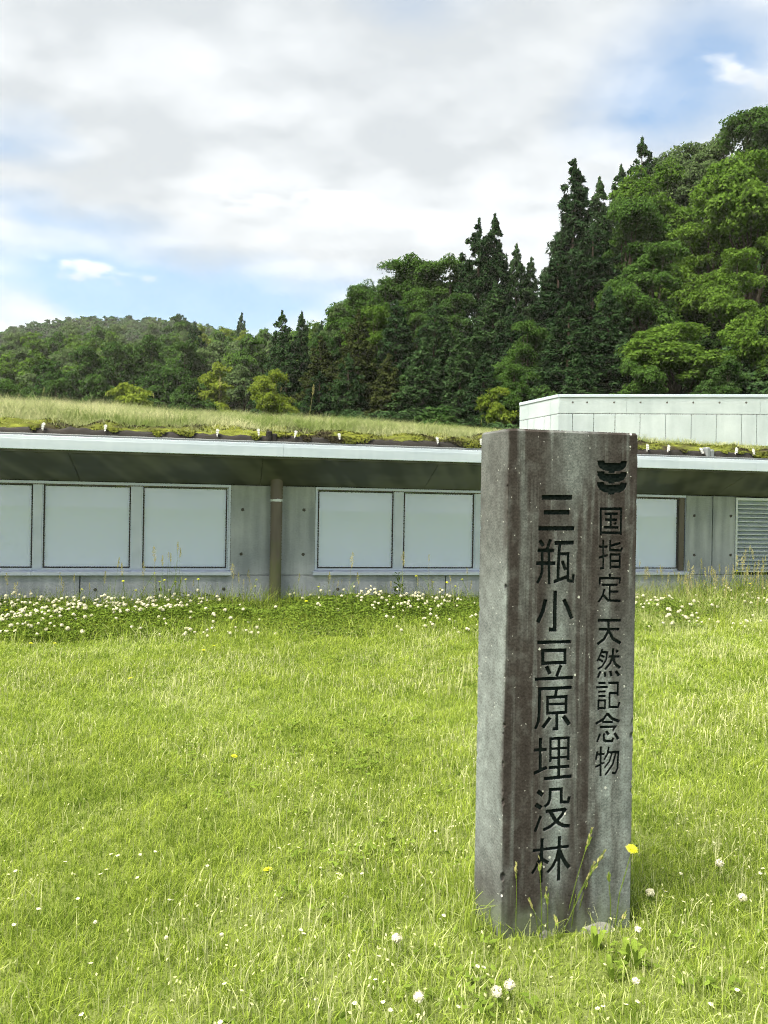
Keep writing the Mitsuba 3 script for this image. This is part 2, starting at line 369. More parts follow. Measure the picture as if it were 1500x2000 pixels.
DATA = {
    'TREES': '''b m 32.0 64.0 37.67 18.2 5.28|tall green broadleaf tree at the top right edge of the hill, highest of all
b g 29.6 66.0 37.02 17.4 3.86|grey green broadleaf tree on the hill crest left of the highest tree
b g 27.0 68.0 36.77 17.1 2.9|thin grey green tree with sky showing through its crown on the hill crest
b l 20.5 57.0 29.27 15.2 2.43|narrow yellow green tree overgrown with climbing leaves below the crest cedars
c d 23.0 68.0 36.1 17.4 1.22|slim dark cedar on the hill crest, rightmost of the crest cedars
c d 20.8 67.0 33.07 15.3 1.2|slim dark cedar on the hill crest, left of the taller crest cedar
c k 13.9 56.0 28.29 16.3 2.54|big ragged dark cedar standing tallest at the left shoulder of the right hill
c d 16.9 60.0 28.75 14.5 1.65|pointed cedar just right of the big ragged cedar
b l 22.9 47.0 25.72 14.8 3.39|large bright green broadleaf tree at the upper right edge, below the highest tree
b l 21.4 50.0 24.37 12.7 3.26|bright green broadleaf tree in the middle of the right hill below the thin grey tree
b m 16.9 53.0 24.92 13.3 2.91|mid green broadleaf tree below the slim crest cedars
b m 16.0 45.0 18.62 10.2 3.25|round mid green broadleaf tree in the centre of the right hill
b l 19.7 42.0 17.13 8.8 2.74|bright broadleaf tree with dark gaps at the right edge, halfway up the hill
b l 14.2 36.0 11.34 6.6 3.09|wide bright green broadleaf tree directly above the right end of the concrete block
b l 16.4 33.0 11.07 6.9 1.7|fresh green broadleaf tree cut by the right edge above the concrete block
b d 14.2 31.0 8.34 5.5 1.7|low dark green tree at the right edge just above the concrete coping
c k 14.0 51.0 21.37 11.2 2.45|dark bushy cedar below the big ragged cedar
c k 11.2 49.0 18.86 10.2 2.53|dark bushy cedar at the left flank of the right hill
c d 12.5 42.0 14.41 7.9 2.31|deep green cedar in the lower middle of the right hill
c d 10.0 41.0 13.22 7.8 2.4|deep green cedar left of the lower middle cedar
b m 8.1 43.0 13.01 7.3 1.71|mid green tree in the notch where the two cedar groups meet
c d 9.0 35.0 9.11 6.1 2.16|broad low cedar behind the left end of the concrete block
b m 11.0 33.0 8.71 5.9 1.36|small green tree just above the concrete coping
b m 6.7 39.0 9.65 5.7 1.34|green bush like tree left of the concrete block
b y 5.6 37.0 8.08 5.1 0.89|small yellow brown tree low beside the left end of the concrete block
b d 7.1 34.0 7.7 5.4 1.05|low dark tree directly behind the left face of the concrete block
c k 6.8 56.0 23.67 13.5 1.31|left one of the twin tall cedar spires above the central wood
c k 8.1 57.0 24.44 13.6 1.57|right one of the twin tall cedar spires above the central wood
c d 10.5 61.0 23.65 10.7 1.34|short cedar just right of the twin spires
c d 11.9 62.0 22.92 9.2 1.11|small cedar in the dip between the twin spires and the right hill
b m 0.7 63.0 23.34 12.1 2.68|pale green tree forming the left shoulder of the broad central dome of foliage
b m 3.8 63.0 23.48 11.5 2.86|green tree in the middle of the broad central dome of foliage
b m -0.7 60.0 20.87 11.1 2.47|green tree on the left flank of the broad central dome of foliage
b m 2.0 62.0 23.36 12.2 3.84|pale green round topped tree left of the twin spires, highest of the central broadleaves
b m 2.8 58.0 19.57 9.7 2.39|green tree in the hollow below the broad central dome of foliage
b m 5.1 61.0 22.97 11.4 2.77|green broadleaf tree between the round topped tree and the twin spires
b m -2.3 59.0 19.92 10.9 2.43|green broadleaf tree on the left slope of the central wood
b g -3.7 59.0 18.15 9.7 1.78|thin airy tree at the left end of the central wood crest
b l -0.7 51.0 16.04 9.6 1.47|lime green tree glowing among the dark central cedars
b d -4.5 56.0 15.29 8.2 1.92|dark green tree below the thin airy tree at the left end of the central wood
b d 4.7 52.0 17.49 9.3 2.22|dark green tree below the twin spires, left side
c d 7.0 49.0 16.44 8.8 2.22|broad dark cedar directly below the twin spires
c r -1.8 47.0 14.23 9.5 1.68|reddish green cedar in the left part of the central wood
c d 0.6 49.0 15.49 9.4 1.95|dark cedar left of the wood's centre, behind the front row
c d 3.0 47.0 14.8 8.9 1.87|dark cedar at the wood's centre, behind the front row
c k 7.5 45.0 13.69 7.4 1.7|dark cedar right of the wood's centre, beside the notch
c d 4.1 41.0 11.43 7.4 1.75|pointed cedar of the front row, right of the wood's centre
c d 2.0 41.0 11.12 7.7 1.75|pointed cedar of the front row, at the wood's centre
c r 0.1 42.0 10.45 7.1 1.5|brownish cedar of the front row, left of the wood's centre
c k 5.1 39.0 9.9 6.4 1.39|dark cedar of the front row, far right
c d -8.6 61.0 17.88 11.2 1.34|pointed cedar at the left end of the central wood, leftmost of the three small spires
c d -7.1 62.0 18.09 10.2 1.36|pointed cedar at the left end of the central wood, middle of the three small spires
c k -5.8 66.0 18.37 8.2 0.82|tiny cedar spire left of the thin airy tree
c r -4.5 51.0 13.52 8.2 1.82|rounded brownish cedar in front of the three small spires
c d -2.3 45.0 11.05 7.2 1.39|dark cedar of the front row, left of the brownish one
c d -7.5 56.0 14.08 8.4 1.73|dark cedar below the leftmost small spire
b y -7.6 50.0 11.27 7.5 1.72|round bush with bright yellow green top behind the roof grass, left of the cedars
c k -4.1 46.0 10.13 6.4 1.74|low dark cedar just above the roof grass right of the yellow topped bush
b d -35.7 78.0 17.53 13.6 3.32|dark green tree at the left end of the near left wood
b d -33.6 82.0 20.11 15.2 3.95|dark green tree in the left wood, second from its left end
b d -31.4 86.0 21.56 15.8 3.9|dark green round tree in the middle of the left wood
b d -28.2 90.0 23.31 17.3 4.33|dark green tree right of the middle of the left wood, along its top
b d -22.8 84.0 21.05 15.2 3.46|dark green tree above the yellow topped tree in the left wood
c k -24.8 96.0 25.64 19.2 1.45|dark cone shaped tree rising out of the left wood
b g -19.7 88.0 22.05 14.4 3.15|pale grey green tree in the right part of the left wood
b m -16.8 92.0 23.99 14.6 3.16|mid green tree at the right end of the left wood
b y -16.5 74.0 16.69 10.6 1.63|small tree with bright yellow top in the left wood
b d -31.0 70.0 14.22 12.7 2.98|low dark tree in front at the left end of the left wood
b d -28.4 72.0 15.14 13.0 2.47|low dark tree in front in the left wood, left of the yellow bamboo
b d -22.1 74.0 16.14 12.8 2.95|low dark tree in front in the left wood, right of the yellow bamboo
b d -18.0 70.0 14.44 10.7 2.41|low dark tree in front in the left wood, below the yellow topped tree
b g -13.6 72.0 15.88 8.6 2.38|pale green low tree left of the yellow topped bush
b m -32.9 66.0 12.98 12.4 2.18|light green tree at the left edge of the photo just above the roof grass
b y -23.0 64.0 12.87 12.3 0.88|yellow brown bamboo clump in front of the left wood, left clump
b y -21.4 64.0 12.67 11.8 0.88|yellow brown bamboo clump in front of the left wood, right clump
b y -42.2 170.0 44.28 14.3 3.51|yellow green tree on the lit ridge behind the left wood, left one
b y -35.8 165.0 42.65 14.3 3.63|yellow green tree on the lit ridge behind the left wood, middle one
b m -48.9 175.0 46.17 14.6 3.61|green tree on the ridge left of the yellow green trees
b m -26.5 160.0 41.1 14.3 3.96|green tree on the ridge behind the left end of the cedars
b y -30.6 160.0 40.59 13.8 3.08|yellow green tree on the lit ridge, right one
b g -59.6 190.0 49.37 15.4 4.44|grey green tree on the ridge in front of the far hill
c d -33.6 172.0 47.06 16.4 1.77|dark pine sticking up from the lit ridge
b d -50.9 180.0 49.42 16.2 1.61|dark wispy tree sticking up from the ridge, left of the pine''',
    'DANDELIONS': [[-3.28, 9.41, 0.57], [-2.95, 9.61, 0.66], [-3.03, 10.11, 0.5], [-2.91, 9.93, 0.54], [-2.66, 9.54, 0.56], [-2.61, 9.86, 0.56], [-2.46, 9.93, 0.56], [-3.79, 9.38, 0.46], [-3.31, 9.99, 0.39], [-4.08, 9.27, 0.27], [-1.7, 10.01, 0.56], [-1.73, 10.11, 0.46], [-1.04, 10.18, 0.26], [-0.89, 10.35, 0.44], [-0.05, 10.65, 0.36], [0.49, 10.96, 0.56], [0.7, 10.4, 0.53], [0.83, 10.75, 0.4], [0.93, 10.82, 0.49], [1.02, 10.47, 0.47], [1.09, 10.22, 0.59], [0.78, 11.03, 0.18], [5.4, 11.37, 0.69], [5.63, 11.43, 0.49], [4.45, 11.71, 0.25], [5.89, 11.72, 0.32], [-4.77, 9.45, 0.17], [-4.69, 9.74, 0.16]],
    'LAWN_YELLOW': [[-1.827, 7.649], [-0.856, 4.37], [-3.461, 7.884], [-1.776, 7.888], [-0.444, 2.998], [-2.131, 6.332], [1.774, 8.213], [-3.705, 7.861]],
    'CLOVER_LAWN': [[0.066, 2.476], [1.398, 3.052], [1.36, 2.778], [1.026, 2.805], [0.894, 2.552], [0.357, 2.207], [0.401, 2.24], [0.125, 2.178], [0.791, 2.27], [-0.962, 2.541], [-0.695, 2.457], [-0.517, 2.48]],
    'DAISY': [[0.238, 2.669], [-0.262, 2.562], [-0.25, 2.541], [-0.088, 3.244], [-0.177, 2.2], [0.021, 2.192], [-0.063, 2.185], [0.042, 2.158], [0.241, 2.177], [0.007, 2.419], [-0.003, 2.297], [-1.112, 3.1], [-1.08, 3.088], [-0.991, 3.1], [-0.938, 3.13], [-1.272, 3.027], [-1.082, 2.968], [-1.092, 2.93], [-0.939, 2.906], [-1.104, 2.743], [-1.215, 2.669], [-0.767, 2.746], [-0.904, 2.356], [-0.462, 2.265], [-0.836, 2.117], [-0.437, 2.095], [-1.251, 2.565], [-0.425, 3.182], [-0.343, 3.19], [-0.386, 3.218], [0.34, 3.43], [0.256, 3.377], [0.322, 2.373], [0.341, 2.368], [0.738, 2.2], [0.668, 2.189], [0.649, 2.18], [1.103, 2.276], [0.992, 2.207], [0.777, 2.213], [1.147, 2.792], [1.108, 2.867], [1.585, 3.069], [1.552, 3.024], [1.225, 3.013], [1.488, 3.303], [1.417, 3.422], [1.54, 7.35], [-0.16, 2.966], [-0.064, 2.969], [-1.433, 2.943], [-0.691, 3.012]],
    'TALLGRASS': [[-3.29, 9.26, 0.81], [-3.47, 9.9, 0.68], [-2.97, 9.67, 0.91], [-2.79, 9.42, 0.84], [-2.88, 9.98, 0.87], [-2.92, 10.24, 0.82], [-2.64, 9.57, 1.01], [-2.72, 9.98, 0.91], [-0.42, 10.11, 0.85], [0.29, 10.7, 0.84], [0.66, 10.76, 0.85], [0.48, 10.22, 0.52], [-3.24, 10.07, 0.68], [-3.66, 9.81, 0.58], [3.92, 11.38, 0.78], [4.08, 11.55, 0.63], [4.16, 11.17, 0.71], [4.43, 11.56, 0.56], [4.82, 11.76, 0.73], [4.53, 10.92, 0.69], [5.03, 11.77, 0.76], [4.94, 11.3, 0.71], [5.16, 11.43, 0.72], [5.28, 11.12, 0.86], [5.71, 11.76, 0.91], [5.57, 11.32, 1.05], [5.94, 11.98, 0.92], [5.44, 11.28, 0.81], [5.86, 11.65, 0.76], [5.86, 11.49, 0.73], [5.29, 11.59, 0.51], [4.4, 10.99, 0.58], [3.94, 10.88, 0.52], [-4.07, 9.82, 0.56], [-3.88, 9.86, 0.45], [-1.15, 10.23, 0.58], [-1.15, 10.59, 0.39], [-0.6, 9.98, 0.53], [1.24, 11.0, 0.65], [1.36, 10.35, 0.68], [6.22, 12.13, 0.85], [5.47, 11.63, 0.63], [4.83, 11.49, 0.51], [-4.37, 9.98, 0.4], [-4.24, 9.83, 0.52], [-4.61, 9.75, 0.35], [-4.46, 9.05, 0.49], [-1.99, 9.87, 0.69], [-0.33, 9.92, 0.61], [0.93, 10.28, 0.6], [5.2, 11.17, 0.43]],
    'ROOFPLUME': [[-3.52, 15.79, 4.21], [-2.26, 16.04, 4.11], [-1.58, 16.18, 4.14], [-6.93, 15.09, 3.86], [-5.73, 15.34, 3.83], [-4.84, 15.52, 3.85], [2.18, 16.94, 3.61]],
    'PDAND': [0.829, 2.646, 0.889, 0.329],
    'PSTEMS': [[0.659, 2.697, 0.752, 0.341], [0.649, 2.686, 0.787, 0.272], [0.667, 2.707, 0.765, 0.229], [0.579, 2.646, 0.566, 0.272], [0.487, 2.649, 0.485, 0.248], [0.603, 2.662, 0.597, 0.156], [0.704, 2.708, 0.748, 0.172], [0.577, 2.658, 0.54, 0.129], [0.634, 2.647, 0.628, 0.073], [0.692, 2.698, 0.705, 0.13], [0.836, 2.653, 0.869, 0.095], [0.822, 2.646, 0.809, 0.231]],
    'PLEAF': [[0.749, 2.552], [0.839, 2.495], [0.753, 2.383], [0.851, 2.453]],
    'CHARS': '''15.0 128 1561 242 1563;14.4 137 1508 233 1510;13.8 117 1451 252 1453
11.5 123 1409 137 1389;11.6 163 1412 152 1379;11.5 115 1373 177 1374;11.5 111 1328 183 1328;10.4 133 1373 134 1300 128 1278 116 1258;9.8 158 1376 161 1254;12.8 179 1400 252 1402;11.1 199 1397 196 1357 194 1269;9.9 196 1361 231 1362 232 1268 240 1264 250 1264 253 1288;11.1 209 1336 222 1304;11.0 178 1262 230 1280
14.0 184 1230 185 1092 163 1092;14.5 148 1199 139 1158 121 1119;12.8 217 1199 233 1169 249 1130
10.9 120 1047 247 1048;11.6 141 1018 225 1018 226 974 142 973 141 1018;12.7 156 962 170 934;12.8 211 964 195 926;10.9 113 917 257 920;11.6 142 983 142 966
11.5 126 882 253 884;11.0 132 883 132 807 129 766 118 741;11.6 196 877 192 857;10.4 162 851 233 852 233 796 163 795 162 851;8.1 162 827 233 827;11.1 198 798 199 739 183 738;13.3 173 779 146 745;14.0 223 783 247 751
11.0 138 708 139 594;11.5 115 666 162 667;12.7 116 584 163 603;9.3 176 706 177 621;9.3 171 704 248 705;9.4 244 707 245 625;8.7 176 668 244 669;8.7 177 635 245 636;11.1 208 704 209 568;11.0 171 601 249 603;12.2 154 563 258 567
14.4 130 520 151 505;14.4 123 474 146 459;11.1 144 431 123 377;11.1 158 464 171 473 178 491 178 523 220 523 221 476 247 475 251 495;12.1 162 446 238 450;12.2 238 452 223 429 202 407 180 391 154 381;12.6 180 443 199 413 214 400 233 391 255 389
11.6 150 352 149 193;11.0 116 310 252 317;10.1 147 300 139 273 127 247 115 230;11.6 152 277 176 262;11.7 216 355 215 196;11.7 213 305 206 276 192 249 173 229;12.7 218 304 228 279 241 257 256 239
7.6 354 1528 356 1430;7.7 433 1527 434 1432;7.6 352 1525 437 1526;7.6 353 1439 436 1439;7.6 368 1507 420 1508;7.6 371 1486 418 1486;7.6 366 1458 423 1458;7.7 394 1508 394 1458;9.6 407 1475 414 1469
7.0 365 1412 367 1311 354 1310;7.0 348 1388 382 1388;7.6 349 1348 383 1358;7.0 392 1412 392 1376 436 1375 439 1385;7.7 394 1391 432 1402;7.0 394 1363 395 1309;7.1 431 1363 432 1310;7.0 394 1360 431 1360;7.0 394 1316 432 1316;6.4 394 1337 432 1337
7.7 393 1290 394 1274;7.0 355 1253 355 1275 433 1274 432 1255;7.0 362 1251 424 1251;7.0 394 1251 394 1193;7.0 394 1226 427 1226;7.6 373 1236 367 1212 351 1189;7.6 368 1214 388 1194 437 1193
9.3 349 1123 439 1122;8.6 353 1091 433 1090;10.1 391 1122 392 1086 375 1055 349 1037;10.1 392 1086 409 1056 440 1039
7.2 369 1019 360 996 350 976;7.2 367 1008 388 1007 384 979 368 956 352 948;6.1 364 997 378 990;6.1 357 982 373 974;7.9 393 992 436 991;8.6 411 1021 410 991 400 968 381 946;9.4 411 988 420 964 440 949;8.7 422 1014 430 1007;9.3 363 939 353 917;8.6 380 937 382 919;9.3 401 940 406 920;10.1 422 939 436 921
7.1 355 897 383 897;7.1 347 882 392 882;7.1 355 866 384 866;7.1 356 850 384 850;7.1 357 837 357 800;7.2 383 836 383 801;7.1 354 834 385 834;7.1 357 807 383 807;7.9 394 897 435 896;7.9 432 898 432 849;7.9 398 860 432 859;7.9 400 862 400 809 434 809 439 826
9.3 393 787 377 766 348 751;9.3 392 786 411 767 440 756;7.9 373 756 415 755;7.9 364 738 424 738 415 723;8.6 365 713 355 686;8.6 380 715 381 691 389 686 414 686 416 698;8.6 388 723 400 709;9.4 421 715 437 691
7.9 369 668 370 561;7.9 356 651 351 621;7.9 354 640 384 640;7.9 349 595 384 610;7.9 400 666 396 642 383 620;7.9 396 645 438 646 436 587 427 568 414 572;7.2 413 642 403 612 385 591;7.9 428 641 417 602 389 565''',
    'EMBLEM': [[337, 1697, 363, 1698, 367, 1689, 426, 1690, 429, 1698, 453, 1698, 451, 1682, 443, 1671, 429, 1664, 407, 1662, 406, 1656, 382, 1655, 381, 1662, 362, 1664, 347, 1672, 339, 1685], [337, 1658, 364, 1659, 367, 1650, 426, 1651, 429, 1659, 453, 1658, 451, 1643, 443, 1632, 429, 1625, 407, 1623, 406, 1617, 382, 1616, 381, 1623, 362, 1625, 347, 1633, 339, 1646], [337, 1619, 364, 1620, 367, 1611, 426, 1612, 429, 1620, 454, 1619, 451, 1604, 443, 1593, 429, 1586, 407, 1584, 406, 1578, 382, 1577, 381, 1584, 362, 1586, 348, 1594, 339, 1607]],
    'BJ': [0.314, 0.788, 1.258, 1.81, 2.371, 2.927, 3.469, 4.014, 4.336, 4.902],
}

# ------------------------------------------------------------------ ground and hills


def sst(a, b, x):
    t = np.clip((x - a) / (b - a), 0, 1)
    return t * t * (3 - 2 * t)


def terr(X, Y):
    q = .55 * X + .8 * (np.minimum(Y, 80) - 33)
    r = np.minimum(.46 * np.logaddexp(0, q / 2) * 2, 46) * sst(-26, -2, X)
    le = (6 * sst(60, 90, Y) + np.minimum(28, .32 * np.maximum(0, Y - 95))) * sst(-125, -70, X) * (Y > 60) * (1 - sst(200, 300, Y))
    f = 104 * np.exp(-((X + 150) / 215) ** 2 - ((Y - 440) / 120) ** 2)
    return np.maximum(r, 0) + le * (1 - sst(-25, 10, X)) + f * sst(200, 330, Y)


def grid_mesh(xs, ys, zf):
    X, Y = np.meshgrid(xs, ys)
    v = np.stack([X.ravel(), Y.ravel(), zf(X, Y).ravel()], 1)
    nx, ny = len(xs), len(ys)
    i = (np.arange(ny - 1)[:, None] * nx + np.arange(nx - 1)).ravel()
    return v, np.vstack([np.stack([i, i + 1, i + nx + 1], 1), np.stack([i, i + nx + 1, i + nx], 1)])


def lawn_z(X, Y):
    return .018 * (meshkit.noise(np.stack([X * 1.3, Y * 1.3, X * 0], -1), 5) - .5) + .02 * (meshkit.noise(np.stack([X * .4, Y * .4, X * 0], -1), 6) - .5)


v, f = grid_mesh(np.concatenate([[-3000, -600, -100, -30], np.linspace(-14, 14, 90), [30, 100, 600, 3000]]),
                 np.concatenate([[-3000, -300, -40, -8], np.linspace(-2, 16, 70), [22, 30, 60, 200, 1000, 4000]]),
                 lambda X, Y: np.where((abs(X) < 14) & (Y > -2) & (Y < 16), lawn_z(X, Y), -.02 - .3 * (Y > 40)))
put('ground', (v, f), 'turf', 'turf soil under the mown lawn', None, None, 'structure', smooth=True)
v, f = grid_mesh(np.linspace(-480, 260, 186), np.concatenate([np.linspace(20, 100, 41), np.linspace(105, 620, 70)]), lambda X, Y: terr(X, Y) - .25)
scene['hill_soil'] = {'type': 'twosided', 'bsdf': {'type': 'diffuse', 'reflectance': proc(lambda p, n, uv: mix((.012, .022, .008), (.035, .055, .018), fbm(p.x * .5, p.y * .5, p.z * .5)))}}
put('hills', (v, f), 'hill_soil', 'wooded hillsides behind the building', None, None, 'structure', smooth=True)

# ------------------------------------------------------------------ the low building
TA = .203
CA = 1 / math.hypot(1, TA)
SA = TA * CA


def wf(v):
    """wall frame (s along, t towards the camera, z) -> world"""
    s, t, z = v[:, 0], v[:, 1], v[:, 2]
    return np.stack([s * CA + t * SA, 11.5 + s * SA - t * CA, z], 1)


def wfm(v):
    return wf(v)


B = 'low_building'
S0, S1 = -11.0, 12.0
GL = '%s__' % B
put(B, fixn(MB(wf).box([S0 + .02, -.32, -.3], [S1 - .02, -.2, 1.80]).mesh()), 'joint_dark', 'low concrete building with a grassy roof, wide eaves and a row of blinded windows', 'building')


def wpart(name, mb, mat, label=None, smooth=False):
    return put(GL + name, fixn(mb.mesh()), mat, label, smooth=smooth)


G = .008
# base course
for a, b in [(S0, -7.2), (-7.2, -4.41), (-4.41, -1.62), (-1.62, 1.005), (1.005, 3.40), (3.40, 5.69), (5.69, 8.5), (8.5, S1)]:
    wpart('wall_panel', MB(wf).box([a + G, -.2, -.3], [b - G, 0, .522], .004), 'concrete_wall')
# piers
for a, b in [(-2.318, -1.655), (-1.645, -1.058), (5.190, 5.684), (5.694, 6.125), (8.2, 9.4), (S0, -9.1)]:
    wpart('wall_panel', MB(wf).box([a + G / 2, -.2, .530], [b - G / 2, -.001, 1.86], .004), 'concrete_wall')
# lintel above the windows, behind the soffit edge
for a, b in [(S0, -4.41), (-4.41, -1.65), (-1.65, 1.0), (1.0, 3.4), (3.4, 5.69), (5.69, S1)]:
    wpart('lintel', MB(wf).box([a + .002, -.22, 1.868], [b - .002, -.035, 2.30]), 'concrete_wall')
# tie holes: ring and dark plug
for s, z in [(-2.144, 1.50), (-2.155, .84), (-1.232, 1.51), (-1.234, .84), (5.34, 1.526), (6.035, 1.530), (5.35, .861), (6.04, .864), (-4.2, .32), (-3.3, .32), (-2.4, .32), (.2, .3), (-.7, .31), (5.35, .27), (6.03, .27)]:
    t = trimesh.creation.annulus(.012, .024, .006)
    m = MB(wf)
    m.add(np.stack([t.vertices[:, 0] + s, t.vertices[:, 2] + .0015, t.vertices[:, 1] + z], 1), t.faces)
    t = trimesh.creation.cylinder(.013, .004, sections=10)
    m.add(np.stack([t.vertices[:, 0] + s, t.vertices[:, 2] + .002, t.vertices[:, 1] + z], 1), t.faces)
    wpart('form_tie_hole', m, 'hole_dark')

# windows: groups of panes with wide mullions
WG = [('left row of white blinded windows', -9.1, -2.318, [(-8.95, -7.78), (-7.60, -6.42), (-6.24, -5.063), (-4.915, -3.741), (-3.564, -2.374)]),
      ('right row of white blinded windows, partly behind the stone pillar', -1.058, 5.19, [(-1.014, .154), (.324, 1.464), (1.634, 2.72), (2.89, 3.97), (4.14, 5.061)])]
ZP0, ZP1 = .632, 1.808
for lab, a, b, panes in WG:
    k = wpart('window', MB(wf).box([a, -.14, 1.825], [b, -.012, 1.862]).box([a, -.14, .60], [a + .03, -.012, 1.825]).box([b - (.03 if b < 0 else .006), -.14, .60], [b, -.012, 1.825]).box([a + .03, -.14, .60], [b - .03, -.05, .626]), 'aluminium', lab)
    edges = [a + .03] + [e for p in panes for e in p] + [b - .03]
    for i in range(0, len(edges), 2):
        e0, e1 = edges[i], edges[i + 1]
        if e1 - e0 > .012:
            wide = e1 - e0
            m = MB(wf).box([e0 + .002, -.13, .628], [e1 - .002, -.040, 1.822], .003)
            if wide > .1:
                m.box([e0 + .022, -.040, .628], [e1 - .022, -.031, 1.822])
            put(k + '__mullion', fixn(m.mesh()), 'aluminium' if not (i == len(edges) - 2 and b > 5) else 'bronze')
    put(k + '__head_trim', fixn(MB(wf).box([a + .03, -.06, 1.812], [b - .03, -.02, 1.823]).mesh()), 'bronze')
    for p0, p1 in panes:
        q = MB(wf)
        g = .014
        for lo, hi in (([p0, ZP0], [p1, ZP0 + g]), ([p0, ZP1 - g], [p1, ZP1]), ([p0, ZP0 + g], [p0 + g, ZP1 - g]), ([p1 - g, ZP0 + g], [p1, ZP1 - g])):
            q.box([lo[0], -.075, lo[1]], [hi[0], -.036, hi[1]])
        put(k + '__gasket', fixn(q.mesh()), 'gasket')
        vv = wf(np.array([[p0 + .004, -.048, ZP0 + .004], [p1 - .004, -.048, ZP0 + .004], [p1 - .004, -.048, ZP1 - .004], [p0 + .004, -.048, ZP1 - .004]]))
        put(k + '__pane', (vv, np.array([[0, 1, 2], [0, 2, 3]])), 'pane_glass')
        # roller blind, very slightly bellied
        xs, zs = np.linspace(p0 + .002, p1 - .002, 13), np.linspace(ZP0, ZP1, 13)
        X, Z = np.meshgrid(xs, zs)
        rr = np.random.default_rng(int(p0 * 100) + 2000)
        t = -.062 - .004 * np.sin((X - p0) / (p1 - p0) * np.pi) * rr.uniform(.3, 1) + .0015 * np.sin(Z * 9 + rr.uniform(0, 6))
        i = (np.arange(12)[:, None] * 13 + np.arange(12)).ravel()
        put(k + '__blind', (wf(np.stack([X.ravel(), t.ravel(), Z.ravel()], 1)), np.vstack([np.stack([i, i + 1, i + 14], 1), np.stack([i, i + 14, i + 13], 1)])), 'blind', smooth=True)
    # sill in segments
    cuts = [a - .03] + [c for c in (-6.7, -5.05, -3.72, .24, 1.55, 2.8, 4.05) if a < c < b] + [b + .03]
    for c0, c1 in zip(cuts[:-1], cuts[1:]):
        sec = [(-.13, .526), (.055, .526), (.06, .532), (.06, .572), (.052, .578), (-.045, .598), (-.13, .598)]
        put(k + '__sill', fixn(MB(wf).prism(sec, c0 + .002, c1 - .002, (1, 2, 0)).mesh()), 'aluminium')
# reveal on the right of the right row
wpart('window_reveal', MB(wf).box([5.065, -.045, .60], [5.158, -.004, 1.823], .003), 'bronze', 'brown metal window jamb beside the louvre wall')

# louvre
k = wpart('louvre', MB(wf).box([6.128, -.14, .575], [6.165, .004, 1.845]).box([8.16, -.14, .575], [8.197, .004, 1.845]).box([6.165, -.14, 1.80], [8.16, .004, 1.845]).box([6.165, -.14, .575], [8.16, .02, .60]).box([6.165, -.155, .60], [8.16, -.14, 1.80]), 'slat_metal', 'grey metal louvre vent at the right end of the wall')
for i in range(16):
    z = .632 + i * .0735
    sec = [(-.115, z + .062), (-.105, z + .066), (-.008, z + .006), (.0, z + .004), (.0, z - .010), (-.008, z - .008)]
    put(k + '__slat', fixn(MB(wf).prism(sec, 6.166, 8.159, (1, 2, 0)).mesh()), 'slat_metal')

# downpipe
k = wpart('downpipe', MB(wf).add(*tube([[-1.654, .115, -.1], [-1.654, .115, .8], [-1.654, .115, 1.64]], .086, 28)), 'pipe_paint', 'brown round downpipe with green algae near the ground', smooth=35)
put(k + '__collar', fixn(MB(wf).add(*tube([[-1.654, .115, 1.638], [-1.654, .115, 2.0]], .092, 28)).mesh()), 'pipe_paint', smooth=35)
put(k + '__bracket', fixn(MB(wf).add(*tube([[-1.654, .115, 1.630], [-1.654, .115, 1.662]], .098, 28)).box([-1.68, .0, 1.632], [-1.628, .05, 1.660]).box([-1.675, .205, 1.628], [-1.60, .225, 1.666]).mesh()), 'slat_metal', smooth=35)

# soffit panels, sloping up outwards
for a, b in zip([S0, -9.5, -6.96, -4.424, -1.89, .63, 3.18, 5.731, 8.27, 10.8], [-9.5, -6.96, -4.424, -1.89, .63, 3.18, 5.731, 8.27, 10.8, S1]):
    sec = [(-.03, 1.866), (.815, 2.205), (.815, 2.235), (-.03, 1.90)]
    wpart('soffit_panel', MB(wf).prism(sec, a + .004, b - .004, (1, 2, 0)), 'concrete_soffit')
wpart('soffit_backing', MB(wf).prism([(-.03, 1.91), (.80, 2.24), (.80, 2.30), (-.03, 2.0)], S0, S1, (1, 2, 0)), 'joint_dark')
# eaves: lip, fascia segments, metal strip, membrane
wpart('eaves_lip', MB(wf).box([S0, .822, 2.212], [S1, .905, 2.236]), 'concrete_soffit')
for a, b in zip([S0, -9.0, -1.62, 5.775], [-9.0, -1.62, 5.775, S1]):
    sec = [(.905, 2.238), (.95, 2.238), (.952, 2.242), (.952, 2.368), (.9505, 2.374), (.947, 2.413), (.944, 2.416), (.905, 2.418)]
    wpart('fascia_segment', MB(wf).prism(sec, a + .0015, b - .0015, (1, 2, 0)), 'fascia_metal')
wpart('gutter', MB(wf).box([S0, .70, 2.30], [S1, .80, 2.40]).prism([(.815, 2.395), (.875, 2.395), (.878, 2.445), (.872, 2.450), (.815, 2.460)], S0, S1, (1, 2, 0)), 'gutter_grey')


def crinkle(s, seed):
    return meshkit.noise(np.stack([s * 3.0, s * 0, s * 0 + seed], -1), 3) - .5 + .5 * (meshkit.noise(np.stack([s * 11.0, s * 0, s * 0 + seed], -1), 4) - .5)


